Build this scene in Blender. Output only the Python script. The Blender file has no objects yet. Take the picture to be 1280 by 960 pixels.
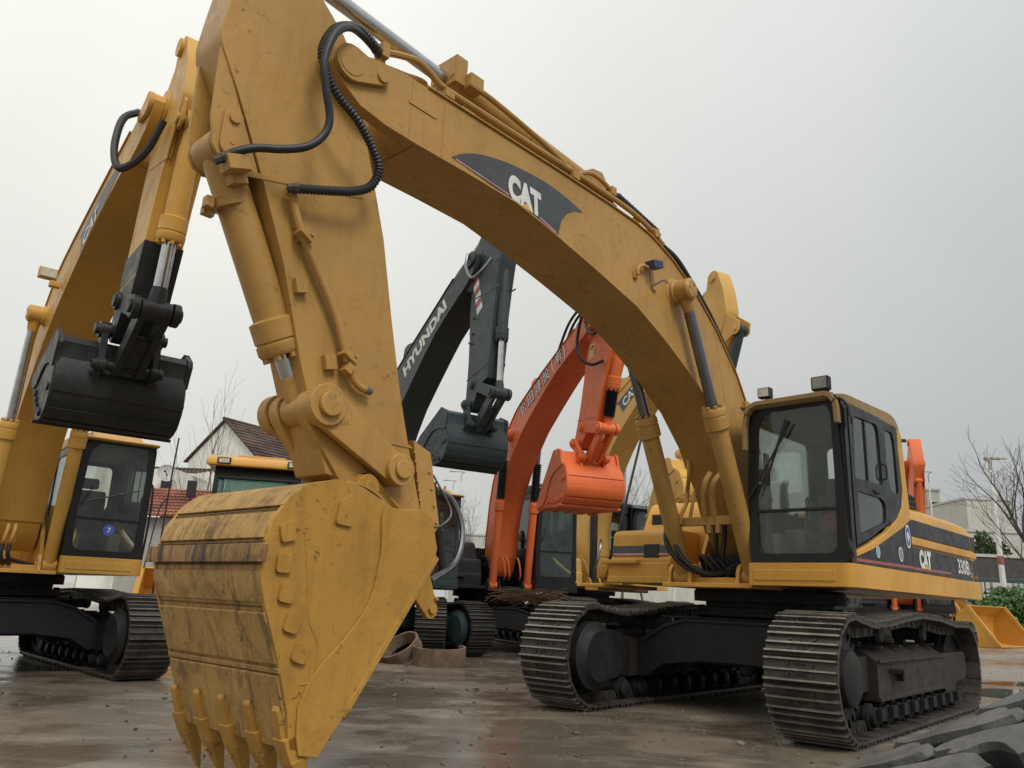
import bpy, math, random
from mathutils import Vector, Matrix
R = math.radians
PI = math.pi
C = bpy.context.scene.collection
random.seed(7)

# ---------------------------------------------------------------- materials
def _nodes(name):
    m = bpy.data.materials.new(name); m.use_nodes = True
    nt = m.node_tree
    for n in list(nt.nodes): nt.nodes.remove(n)
    out = nt.nodes.new('ShaderNodeOutputMaterial')
    return m, nt, out
def N(nt, t, **kw):
    n = nt.nodes.new(t)
    for k, v in kw.items():
        if k[0] == 'i' and k[1:].isdigit(): n.inputs[int(k[1:])].default_value = v
        else: setattr(n, k, v)
    return n
def noise(nt, vec, scale, detail=6, rough=.6, dist=0.):
    n = nt.nodes.new('ShaderNodeTexNoise')
    n.inputs['Scale'].default_value = scale; n.inputs['Detail'].default_value = detail
    n.inputs['Roughness'].default_value = rough; n.inputs['Distortion'].default_value = dist
    nt.links.new(vec, n.inputs['Vector']); return n.outputs['Fac']
def ramp(nt, fac, a, b, ca=(0,0,0,1), cb=(1,1,1,1)):
    r = nt.nodes.new('ShaderNodeValToRGB')
    r.color_ramp.elements[0].position = a; r.color_ramp.elements[1].position = b
    r.color_ramp.elements[0].color = ca; r.color_ramp.elements[1].color = cb
    nt.links.new(fac, r.inputs[0]); return r.outputs[0]
def mix(nt, fac, a, b, mode='MIX'):
    m = nt.nodes.new('ShaderNodeMix'); m.data_type = 'RGBA'; m.blend_type = mode
    for sock, v in ((m.inputs[0], fac), (m.inputs[6], a), (m.inputs[7], b)):
        if hasattr(v, 'links'): nt.links.new(v, sock)
        elif isinstance(v, (int, float)): sock.default_value = v
        else: sock.default_value = (*v, 1) if len(v) == 3 else v
    return m.outputs[2]
def math_(nt, op, a, b=0.):
    m = nt.nodes.new('ShaderNodeMath'); m.operation = op
    for s, v in ((m.inputs[0], a), (m.inputs[1], b)):
        if hasattr(v, 'links'): nt.links.new(v, s)
        else: s.default_value = v
    return m.outputs[0]
def coords(nt, scale=(1,1,1)):
    tc = nt.nodes.new('ShaderNodeTexCoord'); mp = nt.nodes.new('ShaderNodeMapping')
    mp.inputs['Scale'].default_value = scale
    nt.links.new(tc.outputs['Object'], mp.inputs[0]); return mp.outputs[0]
def paint(name, col, dirt=(.05,.035,.02), wear=.35, rough=.38, metal=0., rust=0., bump=.15, streak=.3, fine=0., blot=0.):
    """painted steel: faded patches, grime, rain streaks, rust spots, fine bump"""
    m, nt, out = _nodes(name); L = nt.links.new
    b = N(nt, 'ShaderNodeBsdfPrincipled'); L(b.outputs[0], out.inputs[0])
    v = coords(nt); vs = coords(nt, (5, 5, .55))
    big = noise(nt, v, .9, 4, .55); med = noise(nt, v, 5.5, 8, .68, .4); st = noise(nt, vs, 2.2, 7, .62)
    fade = tuple(min(1, c*1.16+.004) for c in col); dark = tuple(c*.72 for c in col)
    c = mix(nt, ramp(nt, big, .32, .7), dark if streak > .5 else tuple(x*.86 for x in col), fade)
    c = mix(nt, math_(nt, 'MULTIPLY', ramp(nt, med, .5, .78), wear), c, dirt)
    c = mix(nt, math_(nt, 'MULTIPLY', ramp(nt, st, .5, .75), streak), c, tuple(x*.45+.01 for x in col))
    if rust > 0:
        sp = noise(nt, v, 17, 9, .75, .3); sp2 = noise(nt, v, 2.3, 4, .6)
        rf = math_(nt, 'MULTIPLY', ramp(nt, sp, .57, .64), ramp(nt, sp2, .42, .6))
        rf = math_(nt, 'MULTIPLY', rf, rust)
        c = mix(nt, rf, c, (.07, .028, .012))
    if blot > 0:
        vb = coords(nt, (1.6, 3.2, 1.0)); b1 = noise(nt, vb, 2.6, 10, .72, .8); b2 = noise(nt, coords(nt, (2, 14, 1.3)), 2.4, 6, .7, .3)
        c = mix(nt, math_(nt, 'MULTIPLY', ramp(nt, b1, .52, .60), blot), c, (.055,.036,.030)); c = mix(nt, math_(nt, 'MULTIPLY', ramp(nt, b2, .56, .66), blot*.8), c, (.085,.045,.022))
    L(c, b.inputs['Base Color'])
    rr = ramp(nt, med, .3, .8, (rough*.75,)*3+(1,), (min(1, rough+.3),)*3+(1,))
    L(rr, b.inputs['Roughness']); b.inputs['Metallic'].default_value = metal
    b.inputs['Specular IOR Level'].default_value = .33
    bp = N(nt, 'ShaderNodeBump'); bp.inputs['Strength'].default_value = bump; bp.inputs['Distance'].default_value = .012
    L(math_(nt, 'ADD', med, math_(nt, 'MULTIPLY', noise(nt, v, 38 if fine else 22, 5, .6), .4)), bp.inputs['Height'])
    L(bp.outputs[0], b.inputs['Normal']); return m
def plain(name, col, rough=.5, metal=0., emit=0., spec=.5):
    m, nt, out = _nodes(name)
    b = N(nt, 'ShaderNodeBsdfPrincipled'); nt.links.new(b.outputs[0], out.inputs[0])
    v = coords(nt); n = noise(nt, v, 9, 5, .6)
    nt.links.new(mix(nt, ramp(nt, n, .3, .75), tuple(c*.8 for c in col), tuple(min(1, c*1.15) for c in col)), b.inputs['Base Color'])
    b.inputs['Roughness'].default_value = rough; b.inputs['Metallic'].default_value = metal
    b.inputs['Specular IOR Level'].default_value = spec
    return m
def glass(name, tint=(.72,.78,.76), dirt=.14, rough=.04, refl=1.):
    m, nt, out = _nodes(name); L = nt.links.new
    tr = N(nt, 'ShaderNodeBsdfTransparent'); tr.inputs[0].default_value = (*tint, 1)
    gl = N(nt, 'ShaderNodeBsdfGlossy'); gl.inputs['Roughness'].default_value = rough; gl.inputs[0].default_value = (.9,.95,.95,1)
    df = N(nt, 'ShaderNodeBsdfDiffuse'); df.inputs[0].default_value = (.42,.42,.38,1)
    fr = N(nt, 'ShaderNodeFresnel'); fr.inputs[0].default_value = 1.5
    m1 = N(nt, 'ShaderNodeMixShader'); m2 = N(nt, 'ShaderNodeMixShader')
    v = coords(nt)
    d = math_(nt, 'MULTIPLY', ramp(nt, noise(nt, v, 3.5, 9, .7, .3), .35, .75), dirt)
    L(math_(nt, 'MULTIPLY', fr.outputs[0], 1.6*refl), m1.inputs[0]); L(tr.outputs[0], m1.inputs[1]); L(gl.outputs[0], m1.inputs[2])
    L(d, m2.inputs[0]); L(m1.outputs[0], m2.inputs[1]); L(df.outputs[0], m2.inputs[2]); L(m2.outputs[0], out.inputs[0]); return m
def rusty(name, a=(.06,.05,.042), b_=(.16,.13,.10), rough=.65, metal=.3):
    m, nt, out = _nodes(name); L = nt.links.new
    b = N(nt, 'ShaderNodeBsdfPrincipled'); L(b.outputs[0], out.inputs[0]); v = coords(nt)
    n1 = noise(nt, v, 4, 8, .7, .5); n2 = noise(nt, v, 26, 6, .7)
    c = mix(nt, ramp(nt, n1, .35, .7), a, b_); c = mix(nt, math_(nt, 'MULTIPLY', ramp(nt, n2, .5, .7), .6), c, tuple(x*.45 for x in a))
    L(c, b.inputs['Base Color']); L(ramp(nt, n1, .3, .8, (rough*.7,)*3+(1,), (min(1, rough*1.25),)*3+(1,)), b.inputs['Roughness'])
    b.inputs['Metallic'].default_value = metal
    bp = N(nt, 'ShaderNodeBump'); bp.inputs['Strength'].default_value = .45; bp.inputs['Distance'].default_value = .01
    L(n2, bp.inputs['Height']); L(bp.outputs[0], b.inputs['Normal']); return m

YEL = (.43, .240, .064)
MT = dict(
 yel = paint('yellow_paint', YEL, wear=.22, rust=.6, streak=.3, bump=.22),
 yel_hull = paint('yellow_hull_paint', (.60, .31, .050), wear=.10, rust=.12, streak=.15, rough=.3),
 yel_bkt = paint('bucket_yellow_paint', (.43, .228, .042), dirt=(.12,.07,.03), wear=.34, rust=.9, bump=.5, streak=.4, rough=.5),
 yel_wear = paint('worn_bucket_paint', (.46, .275, .085), dirt=(.09,.06,.045), wear=.75, rust=1., bump=.9, streak=.75, rough=.6, blot=.55),
 bar_wear = paint('scraped_steel_bar', (.30, .17, .055), dirt=(.045,.032,.03), wear=1., rust=1., bump=.6, streak=.9, rough=.6, blot=1.),
 yel2 = paint('bright_yellow_paint', (.56, .31, .065), wear=.12, rust=.1, streak=.2),
 yel5 = paint('pale_yellow_paint', (.62, .37, .095), wear=.12, rust=.1, streak=.2),
 yel_lo = paint('loader_yellow_paint', (.56, .285, .05), wear=.12, rust=.05, streak=.15),
 org = paint('orange_paint', (.72, .155, .045), dirt=(.2,.05,.03), wear=.15, rust=.06, streak=.25),
 grn = paint('dark_green_paint', (.034, .050, .053), wear=.15, rust=.05, streak=.3, rough=.35),
 grn_b = paint('green_bucket_paint', (.028, .045, .05), wear=.2, rust=.1, streak=.3, rough=.42),
 grn_u = paint('teal_undercarriage_paint', (.012, .028, .032), wear=.2, rust=.1, streak=.3, rough=.5),
 blkb = paint('black_bucket_paint', (.020, .021, .022), wear=.4, dirt=(.07,.065,.06), streak=.5, rough=.4, bump=.3),
 blk = paint('black_cab_paint', (.009, .009, .010), wear=.2, dirt=(.025,.022,.018), streak=.3, rough=.28, bump=.05),
 und = paint('undercarriage_paint', (.012, .012, .012), wear=.5, dirt=(.035,.03,.025), streak=.3, rough=.6, bump=.4),
 undb = paint('brown_black_frame_paint', (.028, .022, .018), wear=.5, dirt=(.03,.022,.018), streak=.5, rough=.55, bump=.4),
 tan = paint('tan_roof_paint', (.30, .20, .085), wear=.35, dirt=(.12,.09,.05), streak=.3, rough=.5),
 shoe = rusty('track_shoe_steel', (.040,.034,.030), (.105,.088,.074), .55, .35), edge = rusty('worn_grouser_edge', (.18,.165,.14), (.38,.355,.30), .45, .5), edge_d = rusty('dark_grouser_edge', (.07,.065,.06), (.16,.15,.13), .5, .5),
 shoe_d = rusty('dark_track_steel', (.018,.017,.016), (.05,.045,.04), .55, .35),
 chain = rusty('track_chain_steel', (.03,.027,.024), (.09,.08,.07), .6, .4),
 rim = rusty('rusty_ring_steel', (.10,.065,.045), (.24,.16,.11), .8, .1),
 chrome = plain('chrome_rod', (.55,.56,.57), .16, 1.),
 chrome_d = plain('dull_steel_rod', (.22,.22,.24), .28, 1.),
 hose = plain('black_rubber_hose', (.014,.015,.018), .5),
 seamline = rusty('rust_gap_shade', (.07,.038,.02), (.16,.085,.035), .9, 0),
 rubber = plain('black_rubber', (.02,.02,.021), .7),  # also fills slots, holes and recesses, where its black stands for shade
 red = plain('faded_red_stripe', (.36,.10,.09), .5),
 pink = plain('pink_stripe', (.50,.24,.25), .5),
 white = plain('white_lettering', (.72,.72,.69), .5),
 decal = plain('charcoal_decal', (.055,.06,.068), .45),
 logo_y = plain('logo_yellow', (.65,.40,.08), .5),
 sticker_b = plain('blue_sticker', (.06,.10,.42), .5),
 lamp_blue = plain('dark_blue_lamp', (.025,.035,.12), .5), sticker_c = plain('pale_blue_sticker', (.25,.45,.62), .5),
 lens = plain('lamp_lens', (.62,.60,.50), .15, .2),
 lens_g = plain('grey_lamp_lens', (.30,.30,.29), .2, .4),
 seat = plain('cab_seat_cloth', (.05,.05,.05), .8),
 seat_r = plain('red_cab_cloth', (.30,.05,.05), .8),
 inner = plain('cab_interior_plastic', (.10,.092,.075), .7),
 console = plain('beige_console_plastic', (.28,.24,.18), .6),
 ceil = plain('cab_ceiling_lining', (.055,.046,.038), .9),
 glass = glass('cab_glass', (.88,.90,.88), .09, refl=.45), glass_d = glass('tinted_glass', (.55,.70,.63), .12, refl=.8), glass_g = glass('greenish_glass', (.55,.72,.66), .22),
 warn = plain('yellow_warning_label', (.75,.55,.10), .5),
)

# ---------------------------------------------------------------- mesh builder
def catmull(pts, k=6, closed=False):
    P = [Vector(p) for p in pts]; n = len(P); out = []
    for i in range(n if closed else n-1):
        p0 = P[(i-1) % n] if closed or i > 0 else P[0]*2-P[1]
        p1 = P[i]; p2 = P[(i+1) % n]
        p3 = P[(i+2) % n] if closed or i < n-2 else P[-1]*2-P[-2]
        for j in range(k):
            t = j/k; t2 = t*t; t3 = t2*t
            out.append(.5*((2*p1)+(p2-p0)*t+(2*p0-5*p1+4*p2-p3)*t2+(3*p1-p0-3*p2+p3)*t3))
    if not closed: out.append(P[-1])
    return out
def rnd(poly, r=.05, n=4):
    """round the corners of a 2-D polygon"""
    out = []; m = len(poly)
    for i in range(m):
        p = Vector(poly[i][:2]); rr = poly[i][2] if len(poly[i]) > 2 else r
        a = Vector(poly[i-1][:2])-p; b = Vector(poly[(i+1) % m][:2])-p
        d = min(rr, a.length*.48, b.length*.48)
        if d < 1e-4: out.append(tuple(p)); continue
        s = p+a.normalized()*d; e = p+b.normalized()*d
        for j in range(n+1):
            t = j/n; out.append(tuple(s*(1-t)**2+p*2*t*(1-t)+e*t*t))
    return out
def circ(c, r, n=16, a0=0, a1=2*PI):
    full = abs(a1-a0-2*PI) < 1e-6
    return [(c[0]+r*math.cos(a0+(a1-a0)*i/(n if full else n-1)), c[1]+r*math.sin(a0+(a1-a0)*i/(n if full else n-1))) for i in range(n)]
def hull2(p, q, r1, r2, n=10):
    """dumb-bell outline round two pin centres"""
    d = Vector(q)-Vector(p); L = d.length; a = math.atan2(d.y, d.x); o = math.acos(max(-1, min(1, (r1-r2)/L)))
    A = [(p[0]+r1*math.cos(a+o+(2*PI-2*o)*i/n), p[1]+r1*math.sin(a+o+(2*PI-2*o)*i/n)) for i in range(n+1)]
    B = [(q[0]+r2*math.cos(a-o+2*o*i/n), q[1]+r2*math.sin(a-o+2*o*i/n)) for i in range(n+1)]
    return A+B
def area(poly): return sum(poly[i-1][0]*poly[i][1]-poly[i][0]*poly[i-1][1] for i in range(len(poly)))/2
PL = {'xz': lambda a, b, t: (a, t, b), 'xy': lambda a, b, t: (a, b, t), 'yz': lambda a, b, t: (t, a, b)}
class MB:
    def __init__(s): s.v = []; s.f = []; s.m = []; s.mi = 0; s.T = None
    def add(s, vs, fs):
        o = len(s.v)
        if s.T is not None: vs = [tuple(s.T @ Vector(x)) for x in vs]
        s.v += [tuple(x) for x in vs]; s.f += [tuple(i+o for i in f) for f in fs]; s.m += [s.mi]*len(fs); return s
    def box(s, c, d, rz=0, ry=0, rx=0):
        M = Matrix.Rotation(rz, 3, 'Z') @ Matrix.Rotation(ry, 3, 'Y') @ Matrix.Rotation(rx, 3, 'X')
        vs = [Vector(c)+M @ Vector((d[0]/2*i, d[1]/2*j, d[2]/2*k)) for i in (-1, 1) for j in (-1, 1) for k in (-1, 1)]
        return s.add(vs, [(0,1,3,2), (4,6,7,5), (0,4,5,1), (2,3,7,6), (0,2,6,4), (1,5,7,3)])
    def bx(s, x0, x1, y0, y1, z0, z1): return s.box(((x0+x1)/2, (y0+y1)/2, (z0+z1)/2), (abs(x1-x0), abs(y1-y0), abs(z1-z0)))
    def prism(s, poly, t0, t1, pl='xz'):
        P = PL[pl]; n = len(poly); poly = [p[:2] for p in poly]
        if area(poly) < 0: poly = poly[::-1]
        vs = [P(a, b, t0) for a, b in poly]+[P(a, b, t1) for a, b in poly]
        fs = [tuple(range(n)), tuple(range(2*n-1, n-1, -1))]+[(i, i+n, (i+1) % n+n, (i+1) % n) for i in range(n)]
        if (pl == 'xz') == (t1 < t0): pass
        else: fs = [f[::-1] for f in fs] if pl != 'xz' or t1 < t0 else fs
        return s.add(vs, fs)
    def taper(s, poly, t0, t1, k0, k1, pl='xz', off0=(0,0), off1=(0,0)):
        cx = sum(p[0] for p in poly)/len(poly); cy = sum(p[1] for p in poly)/len(poly); P = PL[pl]; n = len(poly)
        vs = [P(cx+(a-cx)*k0+off0[0], cy+(b-cy)*k0+off0[1], t0) for a, b in poly]+[P(cx+(a-cx)*k1+off1[0], cy+(b-cy)*k1+off1[1], t1) for a, b in poly]
        return s.add(vs, [tuple(range(n)), tuple(range(2*n-1, n-1, -1))]+[(i, i+n, (i+1) % n+n, (i+1) % n) for i in range(n)])
    def cyl(s, p0, p1, r0, r1=None, n=20, caps=True):
        return s.rev(p0, p1, [(0, r0), (1, r0 if r1 is None else r1)], n, caps)
    def rev(s, p0, p1, prof, n=20, caps=True):
        """solid of revolution about p0->p1; prof = (fraction, radius)"""
        p0 = Vector(p0); p1 = Vector(p1); ax = (p1-p0); u = ax.normalized().orthogonal().normalized(); w = ax.normalized().cross(u)
        vs = []; fs = []
        for t, r in prof:
            c = p0+ax*t; vs += [c+(u*math.cos(2*PI*i/n)+w*math.sin(2*PI*i/n))*r for i in range(n)]
        for k in range(len(prof)-1):
            for i in range(n): fs.append((k*n+i, k*n+(i+1) % n, (k+1)*n+(i+1) % n, (k+1)*n+i))
        if caps: fs += [tuple(range(n-1, -1, -1)), tuple(range((len(prof)-1)*n, len(prof)*n))]
        return s.add(vs, fs)
    def tube(s, pts, r, n=10, k=6, ribs=0, caps=True, smooth=True):
        P = catmull(pts, k) if smooth and len(pts) > 2 else [Vector(p) for p in pts]
        if ribs:
            Q = []; L = sum((P[i+1]-P[i]).length for i in range(len(P)-1)); m = int(L/ribs)*2; acc = 0; i = 0
            for j in range(m+1):
                t = L*j/m
                while i < len(P)-2 and acc+(P[i+1]-P[i]).length < t: acc += (P[i+1]-P[i]).length; i += 1
                d = (P[i+1]-P[i]).length; Q.append(P[i].lerp(P[i+1], min(1, (t-acc)/max(d, 1e-6))))
            P = Q
        T = (P[1]-P[0]).normalized(); u = T.orthogonal().normalized(); vs = []; fs = []
        for i, p in enumerate(P):
            T = (P[min(i+1, len(P)-1)]-P[max(i-1, 0)]).normalized(); u = (u-T*u.dot(T)).normalized(); w = T.cross(u)
            rr = (r(i/(len(P)-1)) if callable(r) else r)*((1.13 if i % 2 else .9) if ribs else 1)
            vs += [p+(u*math.cos(2*PI*j/n)+w*math.sin(2*PI*j/n))*rr for j in range(n)]
        for i in range(len(P)-1):
            for j in range(n): fs.append((i*n+j, i*n+(j+1) % n, (i+1)*n+(j+1) % n, (i+1)*n+j))
        if caps: fs += [tuple(range(n-1, -1, -1)), tuple(range((len(P)-1)*n, len(P)*n))]
        return s.add(vs, fs)
    def ring(s, outer, inner, t0, t1, pl='xz'):
        """flat frame between two star-shaped outlines, extruded"""
        outer = [p[:2] for p in outer]; inner = [p[:2] for p in inner]
        cx = (min(p[0] for p in inner)+max(p[0] for p in inner))/2; cy = (min(p[1] for p in inner)+max(p[1] for p in inner))/2
        an = sorted({round(math.atan2(b-cy, a-cx), 4) for a, b in outer+inner} | {round(-PI+2*PI*i/24, 4) for i in range(24)})
        def hit(poly, a):
            d = Vector((math.cos(a), math.sin(a))); best = None
            for i in range(len(poly)):
                p = Vector(poly[i-1])-Vector((cx, cy)); e = Vector(poly[i])-Vector(poly[i-1]); den = d.x*e.y-d.y*e.x
                if abs(den) < 1e-9: continue
                t = (p.x*e.y-p.y*e.x)/den; q = (p.x*d.y-p.y*d.x)/den
                if t > 0 and -1e-4 <= q <= 1.0001 and (best is None or t > best): best = t
            return (cx+d.x*(best or .01), cy+d.y*(best or .01))
        O = [hit(outer, a) for a in an]; I = [hit(inner, a) for a in an]; P = PL[pl]; n = len(an)
        vs = [P(*p, t0) for p in O]+[P(*p, t0) for p in I]+[P(*p, t1) for p in O]+[P(*p, t1) for p in I]; fs = []
        for i in range(n):
            j = (i+1) % n; fs += [(i, j, n+j, n+i), (2*n+i, 3*n+i, 3*n+j, 2*n+j), (i, 2*n+i, 2*n+j, j), (n+i, n+j, 3*n+j, 3*n+i)]
        return s.add(vs, fs)
    def build(s, name, mats, parent=None, bevel=0., smooth=35, seg=2, loc=None):
        me = bpy.data.meshes.new(name); me.from_pydata(s.v, [], s.f)
        if not isinstance(mats, (list, tuple)): mats = [mats]
        for m in mats: me.materials.append(MT[m] if isinstance(m, str) else m)
        if len(mats) > 1: me.polygons.foreach_set('material_index', s.m)
        import bmesh
        b = bmesh.new(); b.from_mesh(me); bmesh.ops.recalc_face_normals(b, faces=b.faces); b.to_mesh(me); b.free()
        me.validate()
        me.polygons.foreach_set('use_smooth', [True]*len(me.polygons)); me.set_sharp_from_angle(angle=R(smooth))
        o = bpy.data.objects.new(name, me); C.objects.link(o)
        if parent is not None: o.parent = parent
        if loc is not None: o.location = loc
        if bevel:
            bm = o.modifiers.new('bevel', 'BEVEL'); bm.width = bevel; bm.segments = seg; bm.limit_method = 'ANGLE'; bm.angle_limit = R(40); bm.harden_normals = True
        return o
def tag(o, label=None, cat=None, group=None, kind=None):
    if label: o['label'] = label
    if cat: o['category'] = cat
    if group: o['group'] = group
    if kind: o['kind'] = kind
    return o
def empty(name, loc=(0,0,0), rz=0., s=1.):
    o = bpy.data.objects.new(name, None); C.objects.link(o); o.location = loc; o.rotation_euler = (0, 0, rz); o.scale = (s, s, s); o.empty_display_size = .3; return o
_font = [None]
def text(body, name, mat, parent, org, right, up, height, width=None, bold=.0, depth=.002, shear=0., push=0.):
    """real lettering: a font curve turned into a thin mesh lying on a surface"""
    cu = bpy.data.curves.new(name, 'FONT'); cu.body = body; cu.size = 1; cu.offset = bold; cu.extrude = 0; cu.shear = shear
    ob = bpy.data.objects.new(name+'_curve', cu); C.objects.link(ob); bpy.context.view_layer.update()
    me = bpy.data.meshes.new_from_object(ob.evaluated_get(bpy.context.evaluated_depsgraph_get())); bpy.data.objects.remove(ob)
    xs = [v.co.x for v in me.vertices]; ys = [v.co.y for v in me.vertices]
    if not xs: return None
    x0, x1, y0, y1 = min(xs), max(xs), min(ys), max(ys)
    sy = height/(y1-y0); sx = (width/(x1-x0)) if width else sy
    r = Vector(right).normalized(); u = Vector(up).normalized(); n = r.cross(u).normalized(); org = Vector(org)+n*push
    for v in me.vertices: v.co = org+r*((v.co.x-x0)*sx)+u*((v.co.y-y0)*sy)+n*depth
    me.materials.clear(); me.materials.append(MT[mat])
    o = bpy.data.objects.new(name, me); C.objects.link(o); o.parent = parent; return o
# ---------------------------------------------------------------- excavators (one builder, each machine with its own pose, colours and marks)
F0 = (.5, 1.75); N0 = (6.45, 4.42); B0 = (5.58, 1.45)
def simil(a0, b0, a1, b1, keep=False, kq=1.):
    u = complex(b0[0]-a0[0], b0[1]-a0[1]); w = complex(b1[0]-a1[0], b1[1]-a1[1]); k = w/u; uu = u/abs(u); ww = w/abs(w); kp = kq if keep else abs(k)
    def f(p):
        z = complex(p[0]-a0[0], p[1]-a0[1])/uu; z = complex(z.real*abs(k), z.imag*kp)*ww+complex(*a1); return (z.real, z.imag)
    f.k = abs(k); f.a = math.atan2(k.imag, k.real); return f
BOOM_TOP = [(6.44,4.53),(6.24,4.58),(5.98,4.61),(5.77,4.61),(5.06,4.61),(4.26,4.61),(3.56,4.60),(3.1,4.58),(2.83,4.54),(2.47,4.43),(2.0,4.2),(1.6,3.92),(1.17,3.52),(.88,3.12),(.62,2.6),(.42,2.2),(.27,1.85)]
BOOM_BOT = [(.3,1.62),(.5,1.5),(.72,1.62),(.86,1.85),(1.08,2.3),(1.4,2.74),(1.75,3.06),(2.19,3.32),(2.63,3.54),(3.11,3.74),(3.79,3.90),(4.4,4.03),(4.8,4.10),(5.3,4.115),(5.84,4.12)]
CLP = [(.5,1.75),(.75,2.35),(1.2,2.95),(1.7,3.45),(2.3,3.87),(3.0,4.12),(3.8,4.25),(4.8,4.35),(5.8,4.37),(6.45,4.42)]
def CL(x, z):
    best = None
    for i in range(len(CLP)-1):
        a, b = Vector(CLP[i]), Vector(CLP[i+1]); d = b-a; t = max(0, min(1, (Vector((x, z))-a).dot(d)/d.dot(d))); q = a+d*t; l = (Vector((x, z))-q).length
        if best is None or l < best[0]: best = (l, (q.x, q.y))
    return best[1]
def loop_path(pts, n):
    L = [0]; P = [Vector(p) for p in pts]+[Vector(pts[0])]
    for i in range(len(P)-1): L.append(L[-1]+(P[i+1]-P[i]).length)
    out = []; i = 0
    for k in range(n):
        t = L[-1]*k/n
        while L[i+1] < t: i += 1
        out.append(P[i].lerp(P[i+1], (t-L[i])/(L[i+1]-L[i])))
    return out
def track(root, du, side, mats, main):
    yc = 1.295*side; w = .6
    pts = [(2.0+.475*math.sin(PI*i/14), .53-.475*math.cos(PI*i/14)) for i in range(15)]
    pts += [(1.5,.94),(1.0,.955),(.5,1.0),(-.1,1.035),(-.8,1.01),(-1.45,.95)]
    pts += [(-2.02-.445*math.sin(PI*i/12), .50+.445*math.cos(PI*i/12)) for i in range(13)]
    n = 54; Q = loop_path(pts, n*2); m = MB()
    for k in range(n):
        a, p, b = Q[2*k-1], Q[2*k], Q[(2*k+1) % (2*n)]; t = (b-a).normalized(); nr = Vector((t.y, -t.x))
        M = Matrix(((t.x, 0, nr.x, p.x), (0, 1, 0, yc), (t.y, 0, nr.y, p.y), (0, 0, 0, 1))); m.T = M; m.mi = 0
        sec = [(-.103,.004),(-.103,.012),(-.094,.02),(-.086,.05),(-.074,.05),(-.066,.018),(-.014,.018),(-.006,.044),(.006,.044),(.014,.018),(.068,.016),(.076,.046),(.088,.046),(.098,.01),(.104,-.004)]
        m.prism(sec+[(.10,-.012),(-.10,-.004)], -w/2, w/2)
        m.mi = 3
        for x, z in ((-.080,.0505),(.0,.0445),(.082,.0465)): m.box((x, 0, z), (.015, w-.012, .006))
        m.mi = 1
        for y in (-.1, .1): m.box((0, y, -.055), (.19, .045, .085)); m.cyl((0, y-.03, -.055), (0, y+.03, -.055), .036, n=8)
        if main:
            for y in (-.1, .1):
                for x in (-.04, .042): m.cyl((x, y, .012), (x, y, .034), .014, n=6)
            m.mi = 2; m.box((-.04, 0, .0175), (.022, .09, .004)); m.box((.042, 0, .0175), (.022, .09, .004))  # thin black boxes on the plate imitate the shade in its slots
    m.T = None
    tr = m.build('track', [mats['shoe'], 'chain', 'rubber', 'edge' if main else 'edge_d'], root, smooth=30); tr.rotation_euler.z = du
    # sprocket with hub
    g = MB(); T = 23; poly = []
    for i in range(T):
        for da, r in ((-.5, .335), (-.25, .345), (-.12, .43), (.12, .43), (.25, .345)): a = 2*PI*(i+da)/T; poly.append((2.0+r*math.cos(a), .53+r*math.sin(a)))
    g.prism(poly, yc-.035, yc+.035); g.prism([(2.0+(x-2.0)*.97, .53+(z-.53)*.97) for x, z in poly], yc+.13*side, yc+.17*side); g.cyl((2.0,yc,.53),(2.0,yc+.13*side,.53),.28,n=28)
    for i in range(T):
        a = 2*PI*(i+.5)/T; g.cyl((2.0+.265*math.cos(a), yc+.06*side, .53+.265*math.sin(a)), (2.0+.265*math.cos(a), yc+.085*side, .53+.265*math.sin(a)), .016, n=6)
    g.rev((2.0, yc, .53), (2.0, yc+.27*side, .53), [(0,.30),(.12,.29),(.15,.235),(.80,.23),(.93,.222),(1,.19)], 36)
    g.build('sprocket', mats['und'], tr)
    mo = MB(); mo.rev((2.0, yc, .53), (2.0, yc-.36*side, .53), [(0,.40),(.25,.40),(.3,.34),(.8,.34),(.9,.27),(1,.25)], 32); mo.prism(hull2((2.0,.53),(1.5,.53),.30,.24), yc-.12*side, yc-.2*side)
    mo.build('final_drive', mats['und'], tr, .01)
    i_ = MB(); i_.rev((-2.02, yc-.09, .5), (-2.02, yc+.09, .5), [(0,.30),(0,.36),(.3,.36),(.3,.40),(.7,.40),(.7,.36),(1,.36),(1,.30)], 32); i_.cyl((-2.02, yc-.17, .5), (-2.02, yc+.17, .5), .09)
    i_.build('idler', mats['und'], tr)
    for k in range(9):
        x = 1.28-k*.345; r = MB(); r.rev((x, yc-.21, .175), (x, yc+.21, .175), [(0,.06),(.04,.085),(.14,.088),(.15,.115),(.25,.115),(.26,.09),(.74,.09),(.75,.115),(.85,.115),(.86,.088),(.96,.085),(1,.06)], 16); r.box((x, yc+.235*side, .205), (.11, .04, .10))
        r.build('track_roller', mats['und'], tr)
    for x in (.85, -.65):
        r = MB(); r.rev((x, yc-.16, .87), (x, yc+.16, .87), [(0,.07),(.1,.09),(.3,.075),(.7,.075),(.9,.09),(1,.07)], 14); r.box((x, yc-.1*side, .74), (.10, .10, .22)); r.build('carrier_roller', mats['und'], tr)
    f = MB(); o = side
    f.prism([(yc-.2*o,.30),(yc+.22*o,.30),(yc+.22*o,.33),(yc+.205*o,.335),(yc+.205*o,.64),(yc+.06*o,.74),(yc-.08*o,.74),(yc-.2*o,.66)], -1.15, 1.2, 'yz')
    f.bx(-1.15, 1.2, yc+.21*o, yc+.235*o, .628, .655)
    f.bx(1.2, 1.5, yc-.16, yc+.12, .38, .68)
    f.prism(rnd([(-1.1,.66),(-2.12,.66),(-2.2,.6),(-2.2,.42),(-2.1,.36),(-1.65,.34),(-1.55,.14),(-1.35,.14),(-1.1,.3)], .04), yc+.2*o, yc+.165*o)
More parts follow.
